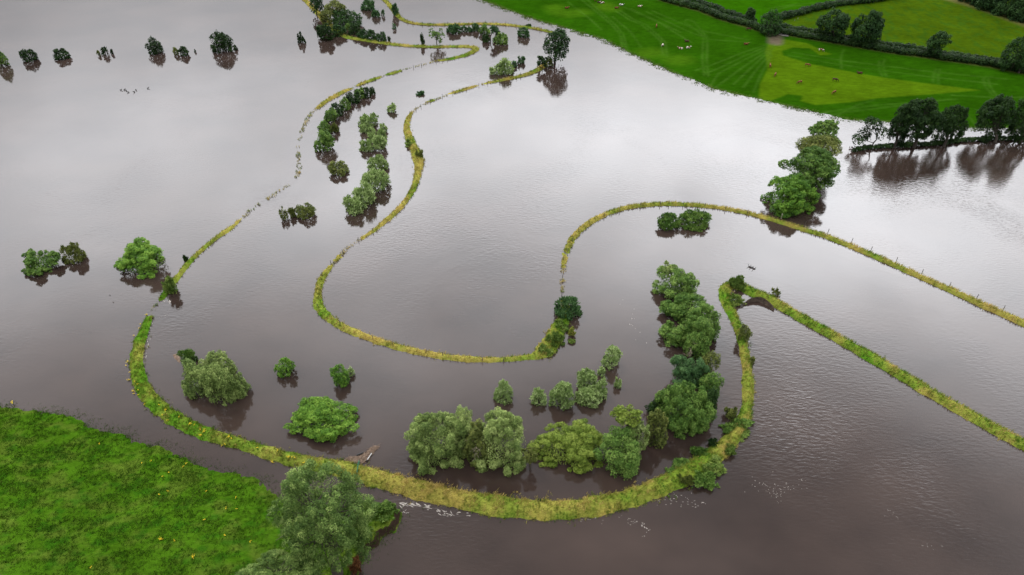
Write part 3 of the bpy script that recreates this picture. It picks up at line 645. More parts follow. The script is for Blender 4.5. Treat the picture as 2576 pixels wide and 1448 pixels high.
def plant(kind, box, label, base=None, lift=0.0, k=.3, group=None, mat=None, dr=.88, cov=2.9, open_=0.0, n1=None, trunk=True, name=None, on_land=False, cat=None, shape=None, leafk=1.25, r1=None):
    nm, ct, mt, spk, asp, shp, m1, m2 = KIND[kind]; k = min(.62 * k, .4)
    RS[0] += 1; rg = np.random.default_rng(RS[0])
    if base is None:
        b0, a, b, c, zc = fit_dome(*box, k=k, dr=dr, lift=lift, g=None if on_land else 0.0); off = np.zeros(3)
    else:
        b0, cen, a, b, c = fit_tree(*box, *base, dr=dr); off = cen - b0; zc = off[2]; off = np.array((off[0], off[1], 0.0))
    s_ = ppm(b0) * .3975
    size = max(.20, leafk / s_) * (1.25 if spk else 1.0); size = min(size, .55 * min(a, c) + .12)
    LP, LR, ns, mains = make_lobes(a, b, c, zc, rg, n1 or m1, m2, shape or shp, zmin=-.8, r1=r1 or (.30 if open_ else .42), r2=.33 if open_ else .35)
    LP = LP + off; mains = mains + off
    area = 2.6 * math.pi * (a + b) / 2 * (c + (a + b) / 2) / 1.35
    n = int(np.clip(cov * area / (size * size * .5), 40, 60000) * (1 - open_))
    V, F, ti = leaf_cloud(LP, LR, ns, n, size, rg, asp, zfloor=.03 if base is None and lift == 0 else .3, spiky=spk, droop=.6 if kind == 'willowtree' else .1)
    # measure the leaves as the photo sees them and correct size and stand
    V0 = V; sx = sz = sy = 1.0; sh = np.zeros(3); m0 = np.array((off[0], off[1], 0.0)); cenz = 0.0 if base is None else zc
    for _ in range(7):
        Vl = (V0 - m0 - (0, 0, cenz)) * (sx, sx * sy, sz) + m0 + (0, 0, cenz) + sh
        Pw = Vl[::4] + b0; Pw = Pw[Pw[:, 2] > b0[2] - .3]; u_, v_ = project(Pw); qx = np.percentile(u_, (.6, 99.4)); qy = np.percentile(v_, (.6, 99.4))
        s2 = ppm(b0); vv = b0 + (0, 0, zc) - CP; sa = -vv[2] / np.linalg.norm(vv); ca = math.sqrt(1 - sa * sa)
        sx *= ((box[2] - box[0]) / (qx[1] - qx[0])) ** .9; sz *= ((box[3] - box[1]) / (qy[1] - qy[0])) ** .8
        if sz < .55: sz = .55; sy *= .92
        ex = ((box[0] + box[2]) / 2 - qx.mean()) / s2; ey = (box[3] - qy[1]) if base is None else (box[1] + box[3]) / 2 - qy.mean()
        if base is None: b0 = b0 + (ex, -ey / (s2 * sa), 0)
        else: sh = sh + (ex, 0, -ey / (s2 * ca))
        if on_land: b0[2] = ground(b0[0], b0[1])
    fin = lambda A_: (A_ - m0 - (0, 0, cenz)) * (sx, sx * sy, sz) + m0 + (0, 0, cenz) + sh
    V = fin(V0); mains = fin(mains); zc = zc * (sz if base is None else 1.0) + sh[2]; off = off + (sh[0], 0, 0); a, b, c = a * sx, b * sx * sy, c * sz
    root = thing(name or nm, b0, label, cat or ct, group)
    obj('crown' if (cat or ct) == 'tree' else 'foliage', mesh_np('leaves', V, F, M[mat or mt], tint=ti), root)
    if trunk:
        T = Tubes(6); H = zc + c
        if (cat or ct) == 'tree':
            r0 = max(.12, .028 * H); fork = np.array((off[0] * .5, off[1] * .5, max(zc - .45 * c, .35 * zc, .8)))
            bend = rg.normal(0, .02 * H, 2); T.add([(0, 0, -1.2), (bend[0] * .3, bend[1] * .3, fork[2] * .45), fork], [r0 * 1.35, r0, r0 * .8])
            for q in mains:
                md = fork * .45 + q * .55 + np.array((0, 0, .06 * H)); T.add([fork - (0, 0, .2 * r0), md, q], [r0 * .5, r0 * .32, r0 * .12])
                for _ in range(2 if not open_ else 3):
                    e = q + rg.normal(0, .22, 3) * (a, b, c); T.add([md, e], [r0 * .2, r0 * .05])
            obj('trunk', T.build('trunk', M['bark']), root)
        else:
            for q in mains[:6]: T.add([(q[0] * .15, q[1] * .15, -.5), (q[0] * .5, q[1] * .5, q[2] * .55), q], [.09, .06, .03])
            obj('stems', T.build('stems', M['bark']), root)
    return root
def bare_tree(name, base, top, label, mat, cat='tree', seed=1, spread=1.0, levels=4, group=None, leaves=None):
    b0 = place(*base); hd = unit(np.array((b0[0], b0[1], 0.0))); d = ray(*top); t = np.dot(b0 - CP, hd) / np.dot(d, hd); tp = CP + d * t - b0
    H = np.linalg.norm(tp); rg = np.random.default_rng(seed); T = Tubes(5); ends = []
    def grow(p, dr_, ln, r, lv):
        q1 = p + dr_ * ln * .5 + rg.normal(0, .05 * ln, 3); q2 = p + dr_ * ln + rg.normal(0, .07 * ln, 3)
        T.add([p, q1, q2], [r, r * .8, r * .55])
        if lv == 0: ends.append(q2); return
        for i in range(3 if lv > 1 else 4):
            nd_ = unit(dr_ + spread * .75 * rg.normal(0, 1, 3) + (0, 0, .15)); grow(q1 if i == 0 else q2, nd_, ln * rg.uniform(.5, .75), r * .5, lv - 1)
    grow(np.array((0, 0, -.6)), unit(tp), H * .45, max(.10, .028 * H), levels)
    root = thing(name, b0, label, cat, group); obj('trunk', T.build('trunk', M[mat]), root)
    if leaves:
        E = np.array(ends); E = E[rg.random(len(E)) < leaves[1]]; rad = np.full((len(E), 3), leaves[2])
        V, F, ti = leaf_cloud(E, rad, len(E), leaves[3], leaves[4], rg, 1.5); obj('crown', mesh_np('leaves', V, F, M[leaves[0]], tint=ti), root)
    return root
def hedge(label, px, h_, w_, seed, mat='hedge', group=None, dens=1.0):
    pts = np.array([place(*p) for p in px]); A = catmull(np.column_stack([pts, np.zeros((len(pts), 2))]), .9); rg = np.random.default_rng(seed)
    o0 = A[0, :3].copy(); n = len(A)
    hh = h_ * (.75 + .5 * fbm(A[:, 0] * .3, A[:, 1] * .3, seed, 2))
    LP = np.column_stack([A[:, :2] - o0[:2] + rg.normal(0, w_ * .18, (n, 2)), A[:, 2] - o0[2] + hh * .55]); LR = np.column_stack([np.full(n, w_ * .62) * rg.uniform(.8, 1.25, n), np.full(n, w_ * .7), hh * .62])
    top = LP + .8 * rg.normal(0, 1, LP.shape) * (w_ * .3, w_ * .3, 0) + np.column_stack([np.zeros(n), np.zeros(n), hh * .25]); TR_ = LR * .6
    LP = np.concatenate([top, LP]); LR = np.concatenate([TR_, LR])
    s_ = ppm(A[n // 2, :3]) * .3975; size = max(.25, 1.2 / s_)
    V, F, ti = leaf_cloud(LP, LR, n, int(dens * n * .9 * (w_ + 2 * h_) * 6 / (size * size * .5)), size, rg, 1.5, zfloor=-9)
    root = thing('hedge', o0, label, 'hedge', group); obj('foliage', mesh_np('leaves', V, F, M[mat], tint=ti), root)
    return root

S_ = 'shrubs standing in the flood'
PL = [
 # --- far left row on the hidden hedge line
 ('broaddark', (-22, 121, 22, 168), 'dark tree cut by the left edge, leftmost of the far row in open water', dict(mat='mid', k=.5)),
 ('bush', (48, 124, 95, 155), 'low dark green shrub, second from the left in the far row in open water', dict(mat='hedge')),
 ('bush', (134, 122, 176, 151), 'ragged dark shrub with a split top, third from the left in the far row', dict(mat='hedge', open_=.2)),
 ('bush', (242, 127, 253, 139), 'tiny drowned shrub left of the sparse sprigs in the far row', dict(mat='olive', open_=.3)),
 ('willow', (253, 120, 272, 141), 'sparse upright sprigs poking from the water in the far row', dict(mat='hedge', open_=.55)),
 ('willow', (276, 125, 286, 138), 'tiny sprig right of the sparse sprigs in the far row', dict(mat='hedge', open_=.4)),
 ('broad', (366, 94, 410, 137), 'pointed green tree standing in open water at the far left', dict(k=.6, mat='hedge')),
 ('bush', (434, 119, 449, 139), 'small brownish shrub leaning on a rounder one in the far row', dict(mat='olive', open_=.2)),
 ('bush', (447, 117, 474, 140), 'round brownish green shrub right of the pointed tree in the far row', dict(mat='hedge')),
 ('bush', (488, 124, 494, 133), 'minute dark stub between the round shrub and the large dark tree', dict(mat='hedge', trunk=False)),
 ('broaddark', (528, 81, 584, 131), 'large dense dark tree at the right end of the far row in open water', dict(k=.6, mat='hedge')),
 ('bush', (585, 113, 599, 127), 'small shrub touching the right side of the large dark far tree', dict(mat='hedge')),
 # --- belt of trees at the top
 ('broaddark', (779, -8, 814, 31), 'dark tree at the left top of the river side wood, trunk over the bank', dict(base=(797, 40))),
 ('broad', (816, 1, 870, 40), 'tall mustard tinged tree at the top of the river side wood', dict(base=(846, 56), mat='olive')),
 ('broad', (804, 24, 836, 63), 'yellowish dark tree in the middle of the river side wood', dict(base=(820, 73), mat='olive')),
 ('broaddark', (835, 24, 910, 68), 'broad dark domed tree, biggest of the river side wood', dict(k=.55)),
 ('bush', (796, 60, 838, 101), 'ragged dark shrub at the left foot of the river side wood', dict(mat='hedge', k=.6, open_=.1)),
 ('bush', (836, 61, 871, 94), 'smooth round dark shrub below the biggest tree of the wood', dict(mat='dark', k=.5)),
 ('bush', (866, 60, 882, 76), 'small mid green shrub between two dark ones in the wood', dict(mat='mid')),
 ('bush', (876, 59, 910, 88), 'dark green shrub at the right foot of the biggest wood tree', dict(mat='hedge', k=.5)),
 ('bush', (898, 73, 930, 99), 'first dark shrub of the low row trailing right from the wood', dict(mat='dark', k=.5)),
 ('bush', (922, 75, 950, 103), 'middle dark shrub of the low row trailing right from the wood', dict(mat='dark', k=.5)),
 ('bush', (944, 80, 972, 107), 'last dark shrub of the low row trailing right from the wood', dict(mat='dark', k=.5)),
 ('bush', (974, 91, 983, 104), 'tiny sprig just off the end of the low dark row', dict(mat='hedge', open_=.2)),
 ('bush', (747, 80, 769, 108), 'lone feathery dark shrub in the water left of the wood', dict(mat='hedge', open_=.2)),
 ('willow', (908, 1, 941, 28), 'leafy grey green shrub in the channel near the top edge', dict(mat='blue')),
 ('willow', (936, 25, 955, 45), 'smaller grey green shrub below the one near the top edge', dict(mat='blue')),
 ('willow', (958, 26, 968, 41), 'thin upright sprig right of the two grey green shrubs', dict(mat='blue', open_=.3)),
 ('willow', (985, 12, 1003, 40), 'bushy shrub on the bend of the far bank', dict(mat='blue', k=.6)),
 ('bush', (985, 59, 997, 74), 'small dark round shrub alone in the channel below the far bend', dict(mat='blue')),
 ('cone', (1056, 85, 1069, 112), 'slim dark upright tree beside the open tree on the narrow bank', dict(k=.7, mat='hedge')),
 ('broad', (1078, 71, 1119, 108), 'open airy tree with a visible trunk behind the narrow bank', dict(base=(1099, 115), open_=.72, n1=12)),
 ('willow', (1124, 64, 1158, 86), 'low wide willow, leftmost of the row below the far bank', dict(mat='blue')),
 ('willow', (1159, 65, 1174, 81), 'little willow, second in the row below the far bank', dict(mat='blue')),
 ('willow', (1172, 70, 1189, 83), 'lowest and flattest willow in the row below the far bank', dict(mat='blue')),
 ('willow', (1187, 61, 1207, 80), 'round willow, fourth in the row below the far bank', dict(mat='blue')),
 ('bush', (1205, 61, 1234, 88), 'large dark willow with yellowish underside in the row below the far bank', dict(mat='mid', k=.5)),
 ('broad', (1232, 64, 1258, 87), 'small tree on thin leaning stems at the row end', dict(base=(1234, 104), mat='blue', n1=8)),
 ('bush', (1212, 86, 1232, 108), 'dark shrub below the tree with thin leaning stems', dict(mat='hedge', open_=.1)),
 ('bush', (1240, 83, 1278, 112), 'round olive green shrub right of the thin leaning stems', dict(mat='mid', k=.5)),
 ('willow', (1302, 72, 1331, 97), 'round isolated willow left of the big lone tree', dict(mat='blue', k=.5)),
 ('bush', (1322, 60, 1337, 69), 'low scrub on the far bank near the lone tree', dict(mat='hedge', open_=.1)),
 ('broaddark', (1368, 73, 1432, 151), 'tall dense dark lone tree mirrored in the water at the bank end', dict(base=(1396, 160), cov=4, r1=.5, n1=30)),
 ('broad', (1351, 141, 1377, 168), 'scrubby small tree at the end of the bank beside the lone tree', dict(base=(1364, 175), mat='hedge', open_=.25, n1=8)),
 ('bush', (1368, 145, 1392, 168), 'brownish bush at the foot of the tall lone tree', dict(mat='olive', open_=.1)),
 ('willow', (1231, 164, 1264, 190), 'grey green willow, left one of the close pair mid channel', dict(k=.5)),
 ('willow', (1256, 150, 1291, 188), 'taller grey green willow, right one of the close pair mid channel', dict(k=.5)),
 ('willow', (1286, 156, 1301, 171), 'small low willow at the right of the close pair', dict(mat='blue')),
 ('willow', (1301, 145, 1320, 163), 'small pointed willow alone right of the close pair', dict(mat='blue')),
 ('weed', (1047, 230, 1067, 242), 'drowned grassy tussock alone in the channel', dict(mat='blue', trunk=False)),
 ('willow', (974, 261, 997, 285), 'sprawling small willow alone above the pale willow thicket', dict(open_=.25)),
 # --- dark thicket row beside the left bank
 ('bush', (815, 271, 850, 306), 'front left shrub of the dark row beside the drowned bank', dict(k=.5)),
 ('bush', (830, 259, 866, 293), 'second shrub of the dark row beside the drowned bank', dict(k=.5, mat='hedge')),
 ('bush', (853, 244, 882, 277), 'third shrub of the dark row beside the drowned bank', dict(k=.5, mat='mid')),
 ('bush', (869, 229, 905, 262), 'fourth and broadest shrub of the dark row beside the drowned bank', dict(k=.5, mat='hedge')),
 ('bush', (890, 221, 918, 249), 'fifth shrub of the dark row beside the drowned bank', dict(k=.5, mat='mid')),
 ('bush', (905, 220, 934, 248), 'last big shrub of the dark row beside the drowned bank', dict(k=.5, mat='hedge')),
 ('bush', (928, 219, 945, 238), 'small shrub at the tip of the dark row beside the drowned bank', dict(mat='hedge')),
 ('bush', (799, 303, 832, 340), 'olive topped shrub above the round green one by the drowned bank', dict(k=.6)),
 ('willow', (828, 313, 853, 336), 'low spreading shrub right of the olive topped one', dict(mat='olive')),
 ('bush', (790, 329, 841, 380), 'round green shrub at the near end of the drowned bank row', dict(k=.55)),
 # --- pale willows
 ('willow', (903, 288, 949, 325), 'largest shrub at the top of the pale willow thicket', dict(k=.5)),
 ('willow', (904, 313, 925, 337), 'left lower clump under the top pale willow', dict()),
 ('willow', (922, 321, 945, 340), 'tiny pale clump in the middle of the pale willow thicket', dict()),
 ('willow', (953, 314, 974, 336), 'upright pale willow, right top of the thicket', dict()),
 ('willow', (948, 329, 972, 354), 'pale willow under the upright one in the thicket', dict()),
 ('willow', (923, 334, 946, 360), 'pale round willow at the heart of the thicket', dict()),
 ('willow', (905, 353, 938, 382), 'pale willow at the bottom left of the thicket', dict(k=.5)),
 ('willow', (938, 344, 971, 378), 'pale willow at the bottom right of the thicket', dict(k=.5)),
 ('willow', (926, 394, 973, 433), 'feathery pale willow at the top of the mid channel chain', dict()),
 ('willow', (971, 411, 979, 424), 'single twig of willow right of the mid channel chain', dict(open_=.3)),
 ('willow', (912, 428, 979, 482), 'broadest pale willow, second of the mid channel chain', dict(k=.5)),
 ('willow', (889, 463, 942, 515), 'pale willow, third of the mid channel chain', dict(k=.5)),
 ('willow', (865, 495, 920, 543), 'lowest pale willow of the mid channel chain', dict(k=.5)),
 ('bush', (826, 405, 877, 442), 'round olive bush alone left of the pale willow chain', dict(mat='olive', k=.45)),
 ('willow', (702, 523, 725, 554), 'small olive shrub, left of the three joined ones', dict(mat='olive')),
 ('willow', (723, 525, 745, 549), 'smallest olive shrub, middle of the three joined ones', dict(mat='olive', open_=.2)),
 ('bush', (741, 511, 792, 551), 'largest olive shrub, right of the three joined ones', dict(mat='olive', k=.5)),
 # --- left field
 ('bush', (56, 629, 150, 692), 'wide dark green shrub at the far left in the calm flood', dict(mat='mid', k=.45, r1=.36, n1=14)),
 ('willow', (153, 614, 214, 665), 'olive yellow shrub between the two green shrubs at left', dict(mat='olive', k=.5)),
 ('bush', (154, 650, 164, 660), 'tiny tuft of shrub beside the olive yellow one', dict(mat='hedge', trunk=False)),
 ('bush', (292, 601, 407, 697), 'big dome of dense green shrub left of the curved bank', dict(mat='bright', k=.35, n1=18, r1=.34)),
 # --- lower river shrubs
 ('willow', (447, 881, 496, 922), 'small green shrub with brown drift on its left side', dict(mat='mid')),
 ('willow', (460, 905, 496, 938), 'small shrub linking the drift shrub to the big willow clump', dict()),
 ('willowtree', (500, 883, 592, 965), 'rear crown of the big pale willow clump at lower left', dict(k=.6, cat='shrub')),
 ('willowtree', (458, 918, 548, 1000), 'front left crown of the big pale willow clump at lower left', dict(k=.55, cat='shrub')),
 ('willowtree', (505, 918, 602, 1014), 'front middle crown of the big pale willow clump at lower left', dict(k=.55, cat='shrub')),
 ('willowtree', (572, 938, 629, 1000), 'right crown of the big pale willow clump at lower left', dict(k=.5, cat='shrub')),
 ('bush', (690, 900, 741, 949), 'round green shrub alone between the willow clump and the inner bank', dict(mat='bright', k=.45)),
 ('bush', (831, 918, 878, 973), 'green shrub with a small companion in the lower river', dict(mat='bright', k=.55)),
 ('willow', (873, 925, 892, 949), 'small companion right of the green shrub in the lower river', dict()),
 ('bush', (726, 1000, 896, 1108), 'large rounded bright green bush mirrored dark beside the lower bank', dict(mat='bright', k=.65, n1=34, r1=.30, dr=.8, cat='shrub')),
 ('willow', (1244, 960, 1288, 1017), 'narrow pointed pale willow, leftmost of the lower willow row', dict(shape='cone')),
 ('willow', (1336, 979, 1373, 1022), 'small pointed pale willow, second of the lower willow row', dict(shape='cone')),
 ('willow', (1384, 965, 1443, 1029), 'round pale willow, third of the lower willow row', dict(k=.5)),
 ('willow', (1453, 930, 1499, 985), 'tall spiky rear willow of the three together in the lower row', dict(k=.6)),
 ('willow', (1491, 953, 1526, 1002), 'right rear willow of the three together in the lower row', dict()),
 ('willow', (1449, 971, 1515, 1025), 'round front willow of the three together in the lower row', dict(k=.5)),
 ('willow', (1514, 873, 1562, 930), 'single pale willow standing above the lower willow row', dict(k=.55)),
 ('willow', (1502, 923, 1524, 949), 'little drowned sprig under the single pale willow', dict(open_=.3)),
 ('willow', (1544, 952, 1563, 979), 'little pale sprig alone at the right of the lower willow row', dict()),
 ('willow', (1656, 538, 1711, 579), 'left and lower of the twin willows inside the right hand loop', dict(mat='mid', k=.5)),
 ('willow', (1706, 530, 1785, 582), 'right and taller of the twin willows inside the right hand loop', dict(mat='mid', k=.5)),
 ('willow', (1397, 749, 1460, 803), 'fluffy blue green shrub at the tip of the inner bank', dict(mat='blue', k=.6)),
 # --- block of trees by the right river bend
 ('willowtree', (1662, 657, 1700, 698), 'thin wispy tree sticking up above the river bend trees', dict(base=(1690, 722), open_=.4, n1=8)),
 ('broad', (1644, 668, 1757, 760), 'top dense green tree of the river bend block', dict(k=.55, n1=18, r1=.36)),
 ('broad', (1662, 738, 1785, 812), 'second, muted green tree of the river bend block', dict(k=.6, n1=18, r1=.36)),
 ('broad', (1660, 808, 1742, 872), 'low left lobe tree overhanging the water in the river bend block', dict(k=.6, n1=14)),
 ('broad', (1708, 770, 1810, 880), 'tall spreading tree at the middle of the river bend block', dict(k=.6, n1=18, r1=.36)),
 ('willowtree', (1722, 836, 1787, 901), 'drooping grey green tree below the middle of the river bend block', dict(k=.6, mat='mid')),
 ('broad', (1754, 885, 1812, 952), 'olive tree behind the blue green one in the river bend block', dict(k=.7, mat='olive')),
 ('broad', (1690, 895, 1782, 975), 'dark blue green horse chestnut like tree in the river bend block', dict(k=.6, mat='blue', r1=.36, n1=16)),
 ('broad', (1758, 938, 1820, 1003), 'yellow green tree on the right side of the river bend block', dict(k=.6)),
 ('broad', (1762, 978, 1806, 1045), 'dark shaded tree at the lower right of the river bend block', dict(k=.6, mat='hedge')),
 ('broad', (1640, 962, 1795, 1094), 'biggest rounded tree at the foot of the river bend block', dict(k=.6, n1=24, r1=.32)),
 ('broad', (1626, 1000, 1682, 1056), 'small dark tree on the left flank of the biggest rounded tree', dict(k=.6, mat='hedge')),
 ('willowtree', (1622, 1032, 1680, 1125), 'thin straw coloured tree at the corner of the river bend', dict(k=.7, mat='olive', open_=.2)),
 # --- willows along the inside of the lower loop
 ('broad', (1537, 1020, 1613, 1072), 'yellow green topped tree behind the lower loop willows', dict(base=(1572, 1128), mat='yellow', open_=.15)),
 ('willowtree', (1570, 1056, 1632, 1145), 'right hand pale willow tree of the lower loop row', dict(k=.7, mat='sallow', open_=.1)),
 ('broad', (1498, 1076, 1608, 1198), 'tall green drooping tree of the lower loop row', dict(k=.75, n1=30)),
 ('willowtree', (1334, 1060, 1516, 1186), 'wide yellow green tree with bare stems in the lower loop row', dict(k=.6, mat='yellow', open_=.12, n1=20, r1=.33)),
 ('willowtree', (1026, 1040, 1176, 1188), 'big rounded pale willow, leftmost of the lower loop row', dict(k=.6, n1=22, r1=.34)),
 ('willowtree', (1126, 1027, 1208, 1150), 'rear willow crown rising behind the leftmost lower loop willow', dict(k=.6)),
 ('willowtree', (1180, 1034, 1318, 1188), 'second big rounded willow of the lower loop row', dict(k=.65, n1=20, r1=.34)),
 ('willowtree', (1165, 1060, 1242, 1174), 'yellowish middle willow with pale bare twigs in the lower loop row', dict(k=.7, mat='olive', open_=.3)),
 ('willowtree', (1312, 1125, 1352, 1165), 'scraggy small willow between two lower loop trees', dict(base=(1334, 1182), mat='olive', open_=.5, n1=8)),
 # --- foreground
 ('willowtree', (690, 1168, 938, 1430), 'great willow in the foreground at the field corner', dict(base=(850, 1450), mat='greywillow', n1=40, r1=.27, cov=3.2)),
 ('willowtree', (598, 1388, 812, 1510), 'willow crown cut by the bottom edge of the picture', dict(base=(705, 1580), mat='greywillow', n1=22, r1=.3)),
 ('weed', (924, 1262, 1002, 1312), 'dark green nettle bed on the spit beside the great willow', dict(mat='mid', on_land=True, trunk=False, n1=26, k=.3, open_=.15)),
 ('weed', (876, 1402, 908, 1442), 'rusty brown bramble bush on the cut earth bank', dict(mat='rust', on_land=True, trunk=False)),
 # --- plants on the banks
 ('weed', (408, 700, 442, 738), 'green weed clump on the end of the left bank', dict(trunk=False)),
 ('weed', (459, 645, 474, 658), 'little dark weed clump on the edge of the left bank', dict(mat='hedge', trunk=False)),
 ('weed', (1316, 1262, 1384, 1293), 'dark green bramble patch on the near face of the lower bank', dict(mat='hedge', trunk=False, n1=10)),
 ('weed', (1768, 1150, 1822, 1196), 'green reedy weeds high on the outer slope of the lower bank', dict(trunk=False, n1=14, mat='weed')),
 ('weed', (1744, 1186, 1806, 1232), 'green and straw weeds at the foot of the outer slope of the lower bank', dict(trunk=False, n1=14, mat='mid')),
 ('weed', (1672, 1176, 1700, 1198), 'dark weed tuft on the inside edge of the lower bank', dict(mat='mid', trunk=False)),
 ('weed', (1688, 1156, 1735, 1188), 'green weed clump on the inner side of the lower bank', dict(mat='mid', trunk=False)),
 ('weed', (1738, 1126, 1787, 1154), 'spreading weed clump on the inner side beneath the trees', dict(mat='mid', trunk=False)),
 ('weed', (1781, 1104, 1812, 1128), 'dark weed clump at the turn of the bank', dict(mat='hedge', trunk=False)),
 ('weed', (1806, 1118, 1850, 1146), 'olive weed clump on the outside of the turning bank', dict(trunk=False)),
 ('weed', (1822, 1027, 1852, 1060), 'tall olive weeds in the water beside the turning bank', dict(trunk=False, mat='olive')),
 ('weed', (1812, 1056, 1892, 1092), 'broad dark scrub across the turning bank', dict(trunk=False, mat='mid', n1=12)),
 ('bush', (1856, 817, 1892, 862), 'dark bush on the right edge of the green spur', dict(mat='olive', trunk=False, k=.4)),
 ('weed', (1886, 898, 1899, 916), 'small dark tuft on the right edge of the green spur', dict(mat='olive', trunk=False)),
 ('weed', (1830, 697, 1874, 732), 'mixed green and brown weeds on the tip of the spur', dict(mat='weed', trunk=False, n1=10)),
 ('weed', (1838, 742, 1872, 772), 'dark scrub under the tip of the spur beside the bare earth', dict(mat='weed', trunk=False)),
 ('weed', (1940, 727, 1964, 746), 'brown dock stems on the far edge of the right hand bank', dict(mat='olive', trunk=False, open_=.55)),
 ('weed', (1430, 826, 1448, 846), 'small straw tuft in the water off the inner bank tip', dict(mat='tuft', trunk=False)),
 ('weed', (1428, 853, 1446, 866), 'small green tuft in the water off the inner bank tip', dict(mat='weed', trunk=False)),
 ('weed', (1044, 378, 1064, 400), 'brownish scrub on the bulge of the inner bank', dict(mat='olive', trunk=False, open_=.3)),
 ('weed', (1019, 352, 1036, 372), 'green scrub on the left side of the inner bank', dict(mat='weed', trunk=False)),
 ('weed', (1352, 868, 1392, 898), 'brownish grass thicket at the foot of the inner bank tip', dict(mat='weed', trunk=False, n1=10)),
 ('weed', (1374, 838, 1418, 876), 'dense reedy grass across the wide end of the inner bank', dict(mat='weed', trunk=False, n1=12)),
 ('weed', (1396, 806, 1432, 838), 'green reeds just below the fluffy shrub on the inner bank tip', dict(mat='weed', trunk=False, n1=10)),
 ('weed', (1700, 1196, 1742, 1222), 'straw and green tussocks on the outer slope of the lower bank', dict(mat='olive', trunk=False)),
 ('weed', (1842, 1084, 1882, 1112), 'ragged green weeds on the outer edge of the turning bank', dict(mat='weed', trunk=False)),
 # --- trees on the right
 ('broad', (2036, 303, 2113, 368), 'smallest tree at the top of the diagonal tree row in the flood', dict(base=(2078, 392), n1=16, open_=.1)),
 ('broad', (2006, 340, 2116, 402), 'olive tinted tree, second from top of the diagonal tree row', dict(base=(2062, 430), mat='olive')),
 ('broad', (1964, 370, 2110, 470), 'widest tree, third of the diagonal tree row in the flood', dict(base=(2040, 480), n1=22, r1=.33)),
 ('broad', (1925, 440, 2057, 543), 'nearest bright green tree of the diagonal row beside the bank', dict(k=.6, mat='bright', n1=22, r1=.33)),
 ('broaddark', (2234, 268, 2302, 364), 'leafy left tree of the dark trio by the flooded hedge', dict(base=(2249, 372), mat='hedge', n1=18, r1=.36)),
 ('broaddark', (2260, 250, 2376, 356), 'tall domed middle tree of the dark trio by the flooded hedge', dict(base=(2298, 372), mat='hedge', n1=24, r1=.33)),
 ('broaddark', (2348, 267, 2436, 358), 'broad right tree of the dark trio by the flooded hedge', dict(base=(2374, 369), mat='hedge', n1=20, r1=.35)),
 ('broaddark', (2458, 242, 2558, 354), 'dark round tree near the right edge with slim trunks', dict(base=(2503, 358), mat='hedge', n1=20, r1=.35)),
 ('broaddark', (2540, 226, 2640, 354), 'dark tree cut by the right edge above the flooded hedge', dict(base=(2568, 356), mat='hedge', n1=20)),
 ('bush', (2142, 371, 2156, 384), 'little isolated bush at the left end of the flooded hedge', dict(mat='hedge')),
 ('cone', (1866, 20, 1904, 62), 'dark pointed tree on the double hedge at the top', dict(on_land=True, k=.7, mat='hedge')),
 ('broaddark', (1911, 26, 1968, 90), 'dense dark tree by the muddy gateway', dict(on_land=True, k=.8)),
 ('broaddark', (2056, 24, 2137, 92), 'dark hedgerow tree with a side bough, left of the close pair', dict(base=(2096, 102), n1=18)),
 ('broaddark', (2141, 28, 2223, 106), 'tall dark hedgerow tree, right of the close pair', dict(base=(2176, 117), n1=18)),
 ('broaddark', (2332, 79, 2393, 138), 'single dark hedgerow tree between the pair and the right edge', dict(base=(2356, 147), n1=16)),
 ('broaddark', (2516, 94, 2605, 176), 'dark hedgerow tree cut by the right edge of the picture', dict(base=(2562, 184), n1=18)),
]
for i, (kind, box, label, o_) in enumerate(PL):
    plant(kind, box, label, **o_)
# wood at the top right corner and trees beyond the top edge (seen as reflections)
for j, (x0, y0, x1, y1, lb) in enumerate([(2425, -52, 2482, 12, 'leftmost dark tree of the wood in the top right corner'), (2466, -44, 2526, 26, 'second dark tree of the wood in the top right corner'),
        (2510, -34, 2566, 40, 'third dark tree of the wood in the top right corner'), (2548, -22, 2612, 56, 'corner tree of the wood, cut by the right edge'), (2490, -90, 2570, -14, 'tall dark tree deep in the top right wood')]):
    plant('broaddark', (x0 - 14, y0 + 6, x1 + 14, y1), lb, on_land=True, k=.6, group='trees of the top right wood')
for j, (x0, y0, x1, y1, lb) in enumerate([(5, -78, 62, -36, 'tree past the top edge, mirrored at the far left corner'), (60, -80, 118, -38, 'tree past the top edge, mirrored right of the corner one'), (112, -78, 170, -38, 'tree past the top edge, third dark mirror image from the left'),
        (920, -70, 962, -32, 'tree past the top edge, mirrored left of the far bank'), (965, -72, 1000, -36, 'tree past the top edge, mirrored just right of the far bank'), (1020, -84, 1062, -44, 'tree past the top edge, faint mirror right of the far bank')]):
    plant('broaddark', (x0, y0, x1, y1), lb, k=.7, cov=1.4, group='trees beyond the top edge')

bare_tree('dead_tree', (2192, 374), (2222, 306), 'half dead tree with bare pale branches at the left of the flooded hedge', 'bark', seed=4, spread=.9, leaves=('hedge', .35, 1.6, 1800, .6))
bare_tree('dead_tree', (1196, 1172), (1216, 1100), 'pale leafless branches showing inside the lower loop willows', 'deadwood', seed=9, spread=1.1)
bare_tree('dead_tree', (1738, 895), (1748, 830), 'pale leafless branches within the drooping river bend tree', 'deadwood', seed=12, spread=1.0)
hedge('front clipped hedge running along the foot of the right hand pasture', HF, 2.2, 2.4, 31)
hedge('rear hedge of the double row behind the right hand pasture', HR, 2.2, 2.2, 32)
hedge('upper hedge climbing right from the dark gateway tree', HT, 2.4, 2.6, 33)
hedge('front hedge of the double row at the top of the pasture', HL, 2.3, 2.4, 34)
hedge('rear hedge of the double row at the top of the pasture', HL2, 2.3, 2.4, 35)
hedge('low flooded hedge standing in water under the dark trees', [(2160, 379), (2200, 373), (2282, 369), (2362, 364), (2430, 356), (2500, 352), (2600, 351), (2700, 350)], 1.2, 1.3, 36)
